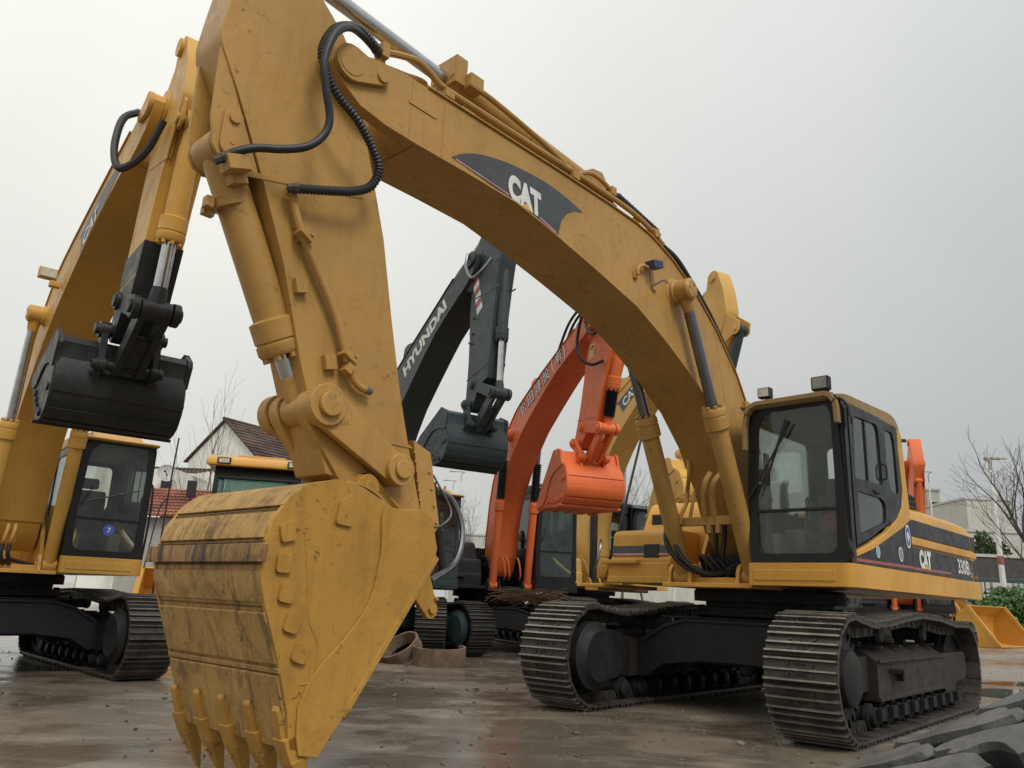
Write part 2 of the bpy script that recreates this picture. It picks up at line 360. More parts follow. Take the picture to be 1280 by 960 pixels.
    f.prism(rnd([(-1.1,.66),(-2.12,.66),(-2.2,.6),(-2.2,.42),(-2.1,.36),(-1.1,.3)], .04), yc-.2*o, yc-.165*o)
    f.box((.72, yc+.28*o, .55), (.3, .12, .04)); f.box((.6, yc+.235*o, .5), (.04, .05, .1))
    for x in (.9, .3, -.3, -.9): f.box((x, yc, .755), (.06, .34, .02), ry=0)
    f.mi = 1; f.box((.42, yc+.2065*o, .49), (.11, .006, .05)); f.box((.40, yc+.2065*o, .455), (.07, .006, .04)); f.box((-.12, yc+.2065*o, .5), (.08, .006, .11))  # flat black boxes painted in for the dark of the frame holes
    f.build('side_frame', [mats['sidef'], 'rubber'], tr, .012)
    return tr
def bucket(root, B, phi, kb, wb, mats, kind='main'):
    q = lambda pts: [((p[0]-B0[0])*kb, (p[1]-B0[1])*kb) for p in pts]
    w = wb
    prof = [(6.0,1.50),(6.12,1.575),(6.27,1.632),(6.44,1.638),(6.59,1.605),(6.71,1.52),(6.80,1.39),(6.84,1.24),(6.83,1.10),(6.79,.98),(6.74,.86),(6.66,.65),(6.60,.47),(6.545,.30)]
    c0 = Vector((6.3, 1.1)); inn = []
    for i, p in enumerate(prof):
        a = Vector(prof[max(0, i-1)]); b = Vector(prof[min(len(prof)-1, i+1)]); t = (b-a).normalized(); nrm = Vector((-t.y, t.x))
        if (c0-Vector(p)).dot(nrm) < 0: nrm = -nrm
        inn.append(tuple(Vector(p)+nrm*.035))
    m = MB(); m.prism(q(prof+inn[::-1]), -w+.012, w-.012)
    m.prism(q([(5.74,1.40),(5.80,1.50),(6.0,1.50),(6.05,1.53),(6.0,1.46),(5.82,1.44)]), -w+.012, w-.012)
    bk = m.build('bucket', [mats['back']], root, .004, loc=(B[0], 0, B[1])); bk.rotation_euler.y = -phi
    side = [(5.725,1.41),(5.755,1.50),(5.82,1.545),(6.0,1.532),(6.08,1.54),(6.2,1.60),(6.32,1.642),(6.45,1.648),(6.60,1.612),(6.72,1.53),(6.81,1.40),(6.85,1.24),(6.84,1.10),(6.80,.98),(6.75,.86),(6.67,.65),(6.61,.47),(6.58,.30),(6.42,.26),(6.30,.42),(5.72,1.27),(5.705,1.33)]
    seam = [(6.11,1.535),(6.13,1.46),(6.12,1.27),(6.17,1.02),(6.29,.85),(6.48,.66),(6.56,.50)]
    cut = [(5.725,1.41),(5.755,1.50),(5.82,1.545),(6.0,1.532)]+[p for p in catmull([(*p, 0) for p in seam], 4)]+[(6.555,.36),(6.53,.27),(6.42,.25),(6.29,.42),(5.715,1.265),(5.70,1.33)]
    for s in (-1, 1):
        a = MB(); a.prism(q(side), s*(w-.03), s*w); sp = a.build('side_plate', mats['side'], bk, .004)
        a = MB(); a.prism(q([tuple(p[:2]) for p in cut]), s*(w+.001), s*(w+.018))
        a.prism(q([(6.30,.44),(5.71,1.29),(5.68,1.27),(6.27,.42)]), s*(w-.04), s*(w+.02))
        a.build('side_cutter', mats['side'], sp, .005)
        a = MB()
        for (x, z), an in zip([(6.725,1.345),(6.725,1.19),(6.69,1.045),(6.64,.90),(6.575,.755)], (-10, 6, 14, 20, 22)):
            ca, sa = math.cos(R(an)), math.sin(R(an)); pp = [(x+dx*ca-dz*sa, z+dx*sa+dz*ca) for dx, dz in ((-.045,-.048),(.04,-.055),(.045,.04),(-.035,.055))]
            a.prism(q(rnd(pp, .02, 3)), s*(w+.001), s*(w+.022))
        a.prism(q(rnd([(6.33,1.40),(6.44,1.41),(6.42,1.54),(6.34,1.58)], .02)), s*(w+.001), s*(w+.018))
        a.tube([( (x-B0[0])*kb, s*w, (z-B0[1])*kb) for x, z in ((6.62,1.36),(6.58,1.15),(6.54,.92),(6.47,.78),(6.50,.62),(6.56,.60))], .005, 6)
        a.build('wear_patch', mats['side'], sp, .006)
    # raised plates welded across the back
    def band(name, z0, z1, off, mat, yy=w, bev=.005):
        seg = [p for p in [tuple(v[:2]) for v in catmull([(*p, 0) for p in prof], 24)] if z0 <= p[2 if False else 1] <= z1 and p[0] > 6.45 or (z0 > 3 and z0-10 <= p[0] <= z1-10)]
        o1 = []; 
        for i, p in enumerate(seg):
            a = Vector(seg[max(0, i-1)]); b = Vector(seg[min(len(seg)-1, i+1)]); t = (b-a).normalized(); nm = Vector((-t.y, t.x))
            if (c0-Vector(p)).dot(nm) > 0: nm = -nm
            o1.append(tuple(Vector(p)+nm*off))
        if len(seg) < 2: return
        b_ = MB(); b_.prism(q(seg+o1[::-1]), -yy, yy); b_.build(name, mat, bk, bev)
    band('back_plate', 1.47, 1.60, .012, mats['wear']); band('back_plate', 1.30, 1.44, .014, mats['wear'], w-.02)
    band('wear_bar', 1.185, 1.275, .042, mats['bar'], w+.035)
    band('back_plate', .99, 1.15, .010, mats['wear'], w-.01); band('back_plate', .70, .95, .018, mats['wear'], w-.015)
    band('lip_plate', .30, .655, .022, mats['back'], w-.02); band('weld_seam', .655, .685, .016, mats['wear'], w)
    band('top_plate', 16.12, 16.40, .014, mats['wear'], w-.01)
    for zz, oo in ((1.286,.008),(1.176,.008),(.972,.006),(.692,.010),(1.455,.005)): band('seam_line', zz-.006, zz+.006, oo, 'seamline' if kind == 'main' else mats['wear'], w-.004, 0)  # dark rusty strips put gap shade between the back plates into colour
    # ears that carry the two pins
    for y in (-.235, .235):
        a = MB(); K = (5.99, 1.68)
        a.prism(q(hull2(B0, (5.62,1.44), .10, .10)[:11]+[(5.86,1.47),(6.2,1.55),(6.3,1.62)]+hull2(K, (6.1,1.66), .085, .06)[:8][::-1]), y-.03, y+.03)
        a.cyl(((0), y-.05, 0), (0, y+.05, 0), .105*kb, n=18); kx, kz = q([K])[0]; a.cyl((kx, y-.045, kz), (kx, y+.045, kz), .085*kb, n=18)
        a.build('hinge_ear', mats['side'], bk, .006)
    a = MB(); kx, kz = q([(5.99,1.68)])[0]; a.cyl((0, -.32, 0), (0, .32, 0), .05); a.cyl((kx, -.31, kz), (kx, .31, kz), .045); a.build('hinge_pin', mats['pin'], bk, .004)
    # teeth: adapter leg, then the point
    for j in range(5):
        y = -w+.055+j*(2*w-.11)/4; t = MB(); d = Vector((-.34, -.94)); nn = Vector((.94, -.34)); o_ = Vector((6.53, .30))
        P = lambda a, b: tuple(o_+d*a+nn*b)
        t.prism(q([P(-.23,.036),P(-.21,.055),P(-.02,.062),P(.03,.05),P(.03,-.05),P(-.05,-.06),P(-.06,.0)]), y-.028, y+.028)
        t.taper(q([P(-.07,.065),P(.07,.05),P(.07,-.045),P(-.07,-.05)]), y-.055, y+.055, 1, 1)
        ad = t.build('tooth_adapter', mats['side'], bk, .006)
        t = MB(); b0 = q([P(.05,.05)])[0]; b1 = q([P(.05,-.045)])[0]; e0 = q([P(.29,.000)])[0]; e1 = q([P(.29,-.014)])[0]
        W0, W1 = .062, .013
        vs = [(b0[0], y-W0, b0[1]), (b0[0], y+W0, b0[1]), (b1[0], y+W0, b1[1]), (b1[0], y-W0, b1[1]), (e0[0], y-W1, e0[1]), (e0[0], y+W1, e0[1]), (e1[0], y+W1, e1[1]), (e1[0], y-W1, e1[1])]
        t.add(vs, [(0,1,2,3), (7,6,5,4), (0,4,5,1), (1,5,6,2), (2,6,7,3), (3,7,4,0)])
        c_ = q([P(.11,.047)])[0]; t.cyl((c_[0], y, c_[1]), (c_[0]+nn.x*.012, y, c_[1]+nn.y*.012), .013, n=8)
        t.build('tooth', mats['side'], ad, .006)
    return bk
def cylinder(root, name, a, b, y, r, rr, barrel, mat, rod, eye=None, boot=False):
    """hydraulic cylinder from pin a to pin b; barrel starts at a"""
    a = Vector((a[0], y, a[1])); b = Vector((b[0], y, b[1])); L = (b-a).length; d = (b-a)/L; fb = barrel
    m = MB(); g = r*1.28
    m.rev(a+d*.02, a+d*fb, [(0,r*.6),(.02,r*.95),(.05,r),(.955,r),(.956,r*1.06),(.962,r*1.06),(.963,r),(1,r)], 24)
    m.rev(a+d*(fb-.20), a+d*(fb+.03), [(0,r*1.02),(.06,g),(.60,g),(.61,g*.94),(.66,g*.94),(.67,g),(.9,g),(1,g*.9)], 24)
    for i in range(8):
        u = d.orthogonal().normalized(); w = d.cross(u); q = a+d*(fb+.03)+(u*math.cos(i*PI/4)+w*math.sin(i*PI/4))*g*.78; m.cyl(q, q+d*.03, .022, n=6)
    m.cyl(a-Vector((0, r*1.0, 0)), a+Vector((0, r*1.0, 0)), r*1.05, n=20)
    o = m.build(name, mat, root, .003)
    m = MB(); m.cyl(a+d*(fb+.02), b-d*.06, rr, n=20); ro = m.build('rod', rod, o)
    m = MB(); m.cyl(b-Vector((0, rr*1.35, 0)), b+Vector((0, rr*1.35, 0)), rr*1.6, n=20); m.rev(b-d*.22, b, [(0,rr*1.02),(.3,rr*1.2),(1,rr*1.3)], 16); m.build('rod_eye', eye or mat, o, .004)
    if boot:
        m = MB(); P = [a+d*(fb+.04+(min(L-.25, boot)-fb)*i/40) for i in range(41)]; m.tube(P, lambda t: rr*1.35+(.028 if round(t*40) % 2 else 0), 14, smooth=False); m.build('rubber_boot', 'hose', o)
    return o
def excavator(P):
    main = P.get('main', False); s = P['s']
    root = empty(P.get('name', 'excavator'), (P['x'], P['y'], 0), P['ang'], s)
    tag(root, P['label'], 'excavator')
    boomM, hull, blk = P['boom'], P['hull'], P.get('cab', 'blk')
    um = dict(shoe=P.get('shoe', 'shoe'), und=P.get('und', 'und'), sidef=P.get('sidef', P.get('und', 'und')))
    du = P.get('du', 0)
    # ---- undercarriage
    for sd in (1, -1): track(root, du, sd, um, main)
    m = MB(); arch = [(-1.12,.30),(-1.12,.66),(-.75,.86),(-.5,.93),(.5,.93),(.75,.86),(1.12,.66),(1.12,.30),(.98,.30),(.78,.44),(.3,.50),(-.3,.50),(-.78,.44),(-.98,.30)]
    for x0, x1 in ((.55,1.05),(-1.05,-.55)): m.prism(arch, x0, x1, 'yz')
    m.bx(-.9, .9, -.72, .72, .47, .93); m.bx(-1.08, 1.08, -.78, .78, .928, .95)
    for x0, x1 in ((1.052,1.075),(-1.075,-1.052)): m.prism([(-1.0,.70),(-.75,.86),(-.5,.93),(.5,.93),(.75,.86),(1.0,.70),(1.0,.66),(.75,.82),(.5,.89),(-.5,.89),(-.75,.82),(-1.0,.66)], x0, x1, 'yz')
    c = m.build('carbody', um['und'], root, .012); c.rotation_euler.z = du
    m = MB(); m.rev((0,0,.94), (0,0,1.27), [(0,.74),(.1,.80),(.35,.80),(.36,.70),(.55,.70),(.56,.83),(.9,.83),(1,.80)], 48)
    for i in range(36): a = 2*PI*i/36; m.cyl((.77*math.cos(a), .77*math.sin(a), 1.05), (.77*math.cos(a), .77*math.sin(a), 1.085), .018, n=6)
    m.build('slewing_ring', um['und'], root)
    # ---- deck and hull
    m = MB(); m.bx(-3.2, 1.2, -1.40, 1.40, 1.29, 1.36); m.bx(.5, 1.36, -.56, .47, 1.252, 1.30); m.bx(-2.9, 1.0, -.45, .45, 1.26, 1.30); m.build('deck', hull if main else P.get('deck', hull), root, .008)
    zb, zt = 1.28, 1.495
    m = MB(); m.prism([(1.435,.485)]+rnd([(1.435,1.49)], .0)+[(1.435,1.40)][:0]+[(1.435,1.40),(1.43,1.44),(1.41,1.47),(1.37,1.488),(1.33,1.49),(-3.1,1.49),(-3.1,1.38),(1.31,1.38),(1.31,.485)] if False else [(1.435,.485),(1.435,1.39),(1.428,1.435),(1.41,1.465),(1.38,1.485),(1.33,1.49),(-2.95,1.49),(-2.95,1.38),(1.31,1.38),(1.31,.485)], zb, zt, 'xy')
    m.box((1.437,.94,zb+.10), (.012,.80,.10))
    m.prism(rnd([(-1.40,zb),(-1.475,zb+.06),(-1.49,zb+.10),(-1.49,zt-.03),(-1.465,zt),(-1.38,zt)], .02), -3.25, .4, 'yz')
    m.build('side_skirt', hull, root, .05, seg=5)
    m = MB(); cw = rnd([(-2.9,1.44,.01),(-3.12,1.44,.22),(-3.40,1.05,.5),(-3.46,0,.2),(-3.40,-1.05,.5),(-3.12,-1.44,.22),(-2.9,-1.44,.01)], .2, 7)
    for z0, z1, k in ((1.31,2.08,1.0),): m.prism(cw, z0, z1, 'xy')
    m.taper(cw, 2.08, 2.22, 1.0, .93, 'xy')
    m.prism(rnd([(-2.9,1.475,.01),(-3.2,1.475,.22),(-3.48,1.08,.5),(-3.54,0,.2),(-3.48,-1.08,.5),(-3.2,-1.475,.22),(-2.9,-1.475,.01)], .2, 7), 1.285, 1.50, 'xy')
    m.build('counterweight', hull, root, .05, seg=4)
    hz = 2.27
    m = MB(); m.prism([(1.44,1.50),(1.44,2.08),(1.40,2.18),(1.28,2.255),(1.1,2.27),(.3,2.27),(.3,1.36),(1.44,1.36)], -1.2, -.42, 'yz')
    m.prism([(1.44,1.50),(1.44,2.08),(1.40,2.18),(1.28,2.255),(1.1,2.27),(-1.1,2.27),(-1.28,2.22),(-1.42,2.1),(-1.44,1.36),(1.44,1.36)], -2.88, -1.2, 'yz')
    m.build('engine_hood', hull, root, .02, seg=3)
    m = MB(); m.bx(-2.86, -.45, 1.441, 1.452, 1.51, 1.775); m.build('side_panel', P.get('stripe', 'blk'), root, .002)
    m = MB(); m.bx(-2.86, -.45, 1.441, 1.452, 1.90, 2.075); m.bx(-3.1, -2.93, 1.43, 1.447, 1.90, 2.075); m.bx(-3.1, -2.93, 1.43, 1.447, 1.51, 1.775); m.build('side_panel', P.get('stripe', 'blk'), root, .002)
    m = MB(); m.bx(-2.86, -.43, 1.44, 1.465, 1.795, 1.88); m.bx(-3.1, -2.93, 1.43, 1.455, 1.795, 1.88); m.build('side_rail', hull, root, .015)
    m = MB(); m.prism([(-.40,2.27),(-.40,2.43),(-.55,2.45),(-1.15,2.43),(-1.36,2.27)], .75, 1.30)
    m.build('air_intake_box', 'blk' if main or P.get('grille_blk') else hull, root, .015)
    m = MB()
    for i in range(9): m.bx(-.5-i*.085-.05, -.5-i*.085, 1.30, 1.312, 2.30, 2.345); m.bx(-.5-i*.085-.05, -.5-i*.085, 1.30, 1.312, 2.365, 2.405)
    m.build('intake_louvre', 'rubber', root)
    m = MB(); m.cyl((-1.9,-.6,2.27), (-1.9,-.6,2.62), .06, n=16); m.tube([(-1.9,-.6,2.6), (-1.9,-.6,2.72), (-1.98,-.6,2.80)], .05); m.build('exhaust_pipe', 'und', root)
    # right front tool box and tank steps
    m = MB(); tb = P.get('box_yaw', 0)
    m.prism(rnd([(1.06,1.37,.02),(1.08,1.56,.02),(1.05,1.60,.02),(1.02,1.86,.05),(.94,1.90,.03),(.45,1.90,.03),(.45,1.36,.02)], .02), -1.44, -.62)
    m.bx(.5, 1.10, -1.46, -.64, 1.33, 1.52); m.bx(.7, 1.17, -1.52, -1.02, 1.50, 1.55)
    m.build('tool_box', P.get('boxm', hull), root, .02, seg=3)
    if main or P.get('boxstripe'):
        m = MB(); m.prism([(1.068,1.625),(1.0585,1.71),(1.0635,1.71),(1.073,1.625)], -1.42, -.66); m.build('box_stripe', 'decal', root)
        m = MB(); m.prism([(1.0712,1.60),(1.0682,1.625),(1.0745,1.625),(1.0765,1.60)], -1.42, -.66); m.build('box_stripe', 'pink', root)
        m = MB(); m.prism([(1.0655,1.575),(1.057,1.725),(1.073,1.725),(1.0785,1.575)], -.98, -.78); m.build('vent_shade_patch', 'rubber', root, .004)  # black patch imitates the shade inside a vent, nothing is cut open
    m = MB(); m.prism(rnd([(.46,1.36),(.46,1.90),(.30,2.20),(.2,2.30),(-1.1,2.30),(-1.1,1.36)], .06), -1.42, -.5); m.build('fuel_tank', P.get('boxm', hull), root, .03, seg=3)
    m = MB(); m.bx(.3, .40, -1.30, -1.12, 2.0, 2.14); 
    m.build('tank_shade_block', 'rubber', root)  # solid black block standing in for the shade of a recess
    m = MB(); m.tube([(1.07,-1.41,1.6), (.42,-1.43,3.17)] if main else [(.6,-1.40,1.9), (.6,-1.40,2.5), (0,-1.40,2.9), (-.4,-1.40,2.9), (-.6,-1.40,2.3)], .016, 8, 3); m.build('handrail', P.get('railm', 'hose'), root)
    m = MB(); m.bx(.1, 1.25, -1.75, -1.42, 1.235, 1.275); m.bx(-.2, .9, -1.95, -1.75, 1.20, 1.25); m.build('catwalk', hull if main else 'und', root, .01)
    # ---- cab
    zr = 3.05
    post = MB(); fo = [(.49,1.50),(.485,2.1),(.51,2.75),(.56,3.0),(.66,3.06),(1.37,3.06),(1.42,3.0),(1.44,2.5),(1.462,1.5)]
    gl = rnd([(.59,1.585),(.58,2.1),(.62,2.86),(.70,3.0),(1.33,3.01),(1.365,2.92),(1.37,2.3),(1.355,1.585)], .10, 4)
    post.ring(rnd(fo, .06, 3), gl, 1.355, 1.395, 'yz')
    post.bx(-.30, 1.36, .49, .52, 1.50, 1.98); post.bx(-.30, -.27, .52, 1.43, 1.5, 2.15)
    post.ring([(1.355,1.98),(1.355,3.04),(-.30,3.04),(-.30,1.98)], rnd([(1.22,2.06),(1.22,2.92),(-.12,2.92),(-.12,2.06)], .08), .49, .52)
    post.ring([(.52,2.15),(.52,3.04),(1.43,3.04),(1.43,2.15)], rnd([(.66,2.25),(.66,2.9),(1.3,2.9),(1.3,2.25)], .08), -.30, -.27, 'yz')
    post.bx(1.24, 1.36, 1.40, 1.462, 1.50, 3.04); post.bx(1.26, 1.34, 1.44, 1.475, 1.52, 3.0)
    post.bx(-.28, -.2, 1.38, 1.44, 1.5, 3.04)
    cab = post.build('cab', blk, root, .008)
    m = MB(); m.prism(rnd([(1.45,3.04,.02),(1.50,3.07,.03),(1.25,3.125,.2),(-.05,3.175,.2),(-.24,3.13,.1),(-.34,2.98,.05),(-.22,2.96,.02),(-.2,3.03,.02)], .03), .475, 1.47)
    if not main: m.prism(rnd([(1.3,3.1),(1.1,3.2),(.1,3.22),(-.1,3.13)], .05), .65, 1.3)
    m.build('cab_roof', P.get('roof', hull), cab, .03, seg=3)
    m = MB()
    m.bx(-.27, 1.35, .52, 1.43, 3.0, 3.03); m.build('roof_lining', 'ceil', cab)
    m = MB(); m.bx(-.28, 1.36, .49, 1.44, 1.46, 1.51); m.build('cab_floor', 'inner', cab)
    if main:
        m = MB(); vo = [(.475,2.62),(.485,2.88),(.51,3.0),(.56,3.07),(.64,3.105),(1.36,3.115),(1.42,3.09),(1.455,3.03),(1.465,2.95),(1.468,2.80)]; vi = [(.51,2.62),(.52,2.88),(.545,2.98),(.585,3.03),(.65,3.06),(1.35,3.065),(1.39,3.05),(1.415,3.0),(1.42,2.94),(1.425,2.80)]
        for i in range(9):
            d0 = 1.50 if 1 < i < 7 else 1.47; m.add([(1.396,*vo[i]),(1.396,*vo[i+1]),(1.396,*vi[i+1]),(1.396,*vi[i]),(d0,*vo[i]),(d0,*vo[i+1]),(d0,*vi[i+1]),(d0,*vi[i])], [(0,1,2,3),(4,7,6,5),(0,4,5,1),(3,2,6,7),(0,3,7,4),(1,5,6,2)])
        m.build('sun_visor', 'tan', cab, .005)
    if main or True:
        m = MB(); band = [(-.23,3.03),(-.20,2.8),(-.235,2.36),(-.16,2.17),(.02,2.03),(.38,1.86),(.86,1.715),(1.24,1.615)]
        low = [(1.24,1.56),(.8,1.66),(.24,1.83),(-.15,1.95),(-.42,2.06),(-.385,2.4),(-.34,3.0)]
        m.prism(band+low, 1.42, 1.478); m.build('cab_sill_band', P.get('roof', hull) if not main else 'yel_hull', cab, .01)
    m = MB(); m.prism([(1.36,1.50),(1.36,1.60),(1.24,1.555),(.8,1.655),(.24,1.825),(-.15,1.945),(-.43,2.05),(-.43,1.50)], 1.42, 1.466); m.bx(-.42, -.40, 1.42, 1.468, 1.5, 2.05); m.build('lower_panel', P.get('stripe', 'blk'), cab, .004)
    door = MB()
    wu = rnd([(1.10,2.93),(.47,2.96),(.41,2.9),(.40,2.33),(1.16,2.31)], .05); wl = rnd([(1.12,2.19),(.46,2.19),(.36,2.14),(.38,1.96),(1.13,1.77)], .05)
    door.ring([(1.235,3.035),(.36,3.05),(.30,3.0),(.30,2.25),(1.235,2.25)], wu, 1.44, 1.480)
    door.ring([(1.235,2.25),(.30,2.25),(.25,2.05),(.30,1.955),(.87,1.765),(1.235,1.665)], wl, 1.44, 1.480)
    dr = door.build('door', blk, cab, .006)
    m = MB(); m.tube([(.36,1.482,2.56), (.355,1.51,2.53), (.355,1.51,2.42), (.36,1.482,2.39)], .011, 8); m.box((.62,1.487,2.235), (.12,.02,.035)); m.build('handle', 'rubber', dr, .004)
    m = MB(); m.prism(wu, 1.455, 1.462); m.build('window', 'glass_d', dr); m = MB(); m.prism(wl, 1.455, 1.462); m.build('window', 'glass_d', dr)
    m = MB(); m.bx(.77, .80, 1.45, 1.475, 2.33, 2.94); m.build('window_bar', blk, dr)
    qm = MB(); wq = rnd([(.19,2.95),(-.05,2.96),(-.10,2.85),(-.11,2.3),(.13,2.3),(.20,2.47)], .05)
    qm.ring([(.295,3.05),(-.19,3.05),(-.20,2.8),(-.235,2.36),(-.16,2.17),(.02,2.03),(.24,1.95),(.295,2.25)], wq, 1.43, 1.472)
    qp = qm.build('quarter_panel', blk, cab, .006); m = MB(); m.prism(wq, 1.45, 1.457); m.build('window', 'glass_d', qp)
    m = MB(); m.prism(gl, 1.372, 1.378, 'yz'); ws = m.build('windscreen', P.get('wsg', 'glass'), cab)
    m = MB(); m.bx(1.365, 1.40, .56, 1.37, 1.985, 2.015); m.build('windscreen_bar', blk, ws, .004)
    m = MB(); m.bx(-.12, 1.22, .503, .509, 2.06, 2.92); m.build('right_window', P.get('wsg', 'glass'), cab); m = MB(); m.bx(-.289, -.283, .66, 1.3, 2.25, 2.9); m.build('rear_window', 'glass', cab)
    m = MB(); m.tube([(1.42,.50,2.12), (1.43,.72,2.45), (1.42,.98,2.86)] if main else [(1.42,.62,2.2), (1.42,1.3,2.42)], .011, 6, 4); m.tube([(1.425,.72,2.42), (1.415,.60,2.14)], .008, 6); m.tube([(1.41,.93,2.90), (1.41,.68,2.26)], .014, 6) if main else None; m.build('wiper', 'hose', ws)
    # cab interior
    m = MB(); m.box((.25,.97,1.78), (.5,.5,.16)); m.box((.02,.97,2.15), (.14,.46,.7), ry=R(-10)); m.box((-.03,.97,2.6), (.1,.24,.16), ry=R(-10)); m.bx(.05, .45, .85, 1.1, 1.5, 1.7)
    m.build('seat', 'seat', cab, .04, seg=3)
    m = MB(); m.bx(-.1, .75, .56, .76, 1.5, 1.88); m.bx(-.1, .6, 1.2, 1.36, 1.5, 1.86); m.bx(1.0, 1.2, .54, .70, 1.5, 1.80); m.build('console', 'console', cab, .02)
    if main:
        m = MB(); m.prism([(.16,1.86),(.4,1.86),(.36,2.02),(.1,2.12)], .78, 1.25); m.build('seat_cushion', 'seat_r', cab, .03)
        m = MB()
        for y in (.9, 1.05): m.tube([(.95,y,1.5), (1.0,y,1.85), (.92,y,2.12)], .014, 8); m.rev((.92,y,2.10), (.91,y,2.18), [(0,.02),(.5,.03),(1,.015)], 10)
        for y in (.92, 1.06): m.box((1.12, y, 1.56), (.16, .1, .02), ry=R(-25))
        m.rev((1.15,1.0,1.60), (1.18,1.0,1.66), [(0,.14),(.4,.16),(.5,.1),(1,.05)], 20)
        m.tube([(.62,.66,1.9), (.66,.66,2.05)], .02, 8); m.build('control_lever', 'hose', cab)
        m = MB(); m.rev((1.18,1.0,1.56),(1.2,1.0,1.62),[(0,.17),(1,.15)],24); m.build('steering_boss','rubber',cab)
        m = MB(); m.tube([(1.44,1.40,3.10),(1.40,1.52,3.0),(1.38,1.55,2.86)],.012,6); m.box((1.38,1.56,2.82),(.03,.02,.06)); m.tube([(1.38,1.50,2.95),(1.38,1.50,2.75)],.01,6); m.build('door_latch','rubber',cab)
        m = MB(); m.tube([(1.42,1.47,1.70),(1.46,1.50,1.66),(1.46,1.50,1.60),(1.42,1.47,1.57)],.014,8); m.build('grab_handle','rubber',cab)
        for (y, z, k, lm) in ((.72, 3.20, .9, 'lens'), (1.30, 3.215, 1.15, 'lens_g')):
            m = MB(); m.box((1.40,y,z), (.09,.15*k,.12*k)); m.box((1.38,y+.03,z-.075), (.08,.06,.05)); l = m.build('work_light', 'rubber', cab, .012); m = MB(); m.box((1.448,y,z), (.006,.12*k,.095*k)); m.build('lens', lm, l, .002)
        m = MB(); m.cyl((-.33,1.44,2.93), (-.40,1.50,2.93), .02, n=8); m.build('roof_bolt', 'rubber', cab)
        m = MB()
        for y in (.62,): m.bx(1.2,1.3,y,y+.02,1.5,2.6)
        m.build('interior_pillar', 'inner', cab)
    # ---- boom
    F, Nn, Bp = P.get('F', F0), P['N'], P['B']
    bm = simil(F0, N0, F, Nn)
    if P.get('slim'):
        _b = bm; sl = P['slim']
        def bm(p):
            # thin the boom towards its own centre line
            a = Vector(_b(p)); c = Vector(_b(CL(p[0], p[1]))); return tuple(c+(a-c)*sl)
        bm.k = _b.k; bm.a = _b.a
    st = simil(N0, B0, Nn, Bp, not main, P.get('stp', 1.)); kb_ = bm.k
    w = .285
    fork_b = [(5.84,4.12),(6.1,4.13),(6.33,4.17),(6.50,4.28),(6.57,4.39),(6.55,4.47)]
    full = [bm(p) for p in BOOM_TOP+BOOM_BOT if p[0] <= 5.9]
    # order: from the nose end of the top back to the foot and forward along the belly
    full = [bm((5.92,4.61))]+[bm(p) for p in BOOM_TOP if p[0] < 5.9]+[bm(p) for p in BOOM_BOT]+[bm((5.92,4.122))]
    m = MB(); m.prism(full, -w, w)
    for y0, y1 in ((-.285,-.19), (.19,.285)): m.prism([bm(p) for p in [(5.9,4.61),(5.9,4.122)]+fork_b[1:]+BOOM_TOP[0:3]], y0, y1)
    boom = m.build('boom', boomM, root, .006)
    m = MB()   # flange plates standing a little proud along top and belly
    def strip(pts, t, yy):
        A = [Vector(p) for p in pts]; o = []
        for i in range(len(A)):
            d = (A[min(i+1, len(A)-1)]-A[max(i-1, 0)]).normalized(); nn = Vector((-d.y, d.x)); o.append(tuple(A[i]+nn*t))
        m.prism([tuple(a) for a in A]+o[::-1], -yy, yy)
    strip([bm(p) for p in BOOM_TOP[3:-1]][::-1], .014, w+.018); strip([bm(p) for p in BOOM_BOT[3:]], -.014, w+.018)
    m.build('boom_flange', boomM, boom, .003)
    m = MB(); hd = bm((2.43,4.08)); m.rev((hd[0],-.50,hd[1]), (hd[0],.50,hd[1]), [(0,.085),(.02,.11),(.16,.11),(.17,.125),(.2,.125),(.21,.15),(.79,.15),(.8,.125),(.83,.125),(.84,.11),(.98,.11),(1,.085)], 24)
    for y in (-.502, .502):
        for a in range(3): m.cyl((hd[0]+.055*math.cos(a*2.1), y, hd[1]+.055*math.sin(a*2.1)), (hd[0]+.055*math.cos(a*2.1), y*1.012, hd[1]+.055*math.sin(a*2.1)), .014, n=6)
    m.build('cylinder_boss', boomM, boom, .003)
    m = MB(); m.cyl((Nn[0],-.33,Nn[1]), (Nn[0],.33,Nn[1]), .10, n=20)
    for y0, y1 in ((.29,.325),(-.325,-.29)): m.prism([bm(p) for p in hull2((6.44,4.42), (6.19,4.44), .13, .055)], y0, y1); b_ = bm((6.20,4.44)); m.cyl((b_[0], y0, b_[1]), (b_[0], y1*1.05, b_[1]), .045, n=12)
    m.build('nose_pin', boomM, boom, .005)
    m = MB()
    for y0, y1 in ((-.16,-.12),(.12,.16)): m.prism([bm(p) for p in [(4.1,4.60),(3.95,4.78),(3.62,4.98),(3.48,5.0),(3.38,4.9),(3.2,4.60)]], y0, y1)
    m.build('cylinder_bracket', boomM, boom, .005)
    fx, fz = P.get('foot', (1.15, 1.365))
    for y in (.40, -.40):
        L = math.hypot(hd[0]-fx, hd[1]-fz)
        cylinder(root, 'boom_cylinder', (fx, fz), hd, y, .095 if main else .085, .056, min(1.76, L*.62), P.get('cylm', boomM), P.get('rod', 'chrome_d'), boot=(2.6 if P.get('boot') else False))
        m = MB()
        for yy in (y-.125, y+.125): m.prism([(fx-.14,1.29),(fx-.115,fz+.03)]+circ((fx,fz+.02), .115, 8, PI, 0)+[(fx+.115,fz-.0),(fx+.14,1.29)], yy-.02, yy+.02)
        m.cyl((fx,y-.16,fz), (fx,y+.16,fz), .045, n=12); m.build('foot_bracket', P.get('boxm', hull), root, .006)
    m = MB()
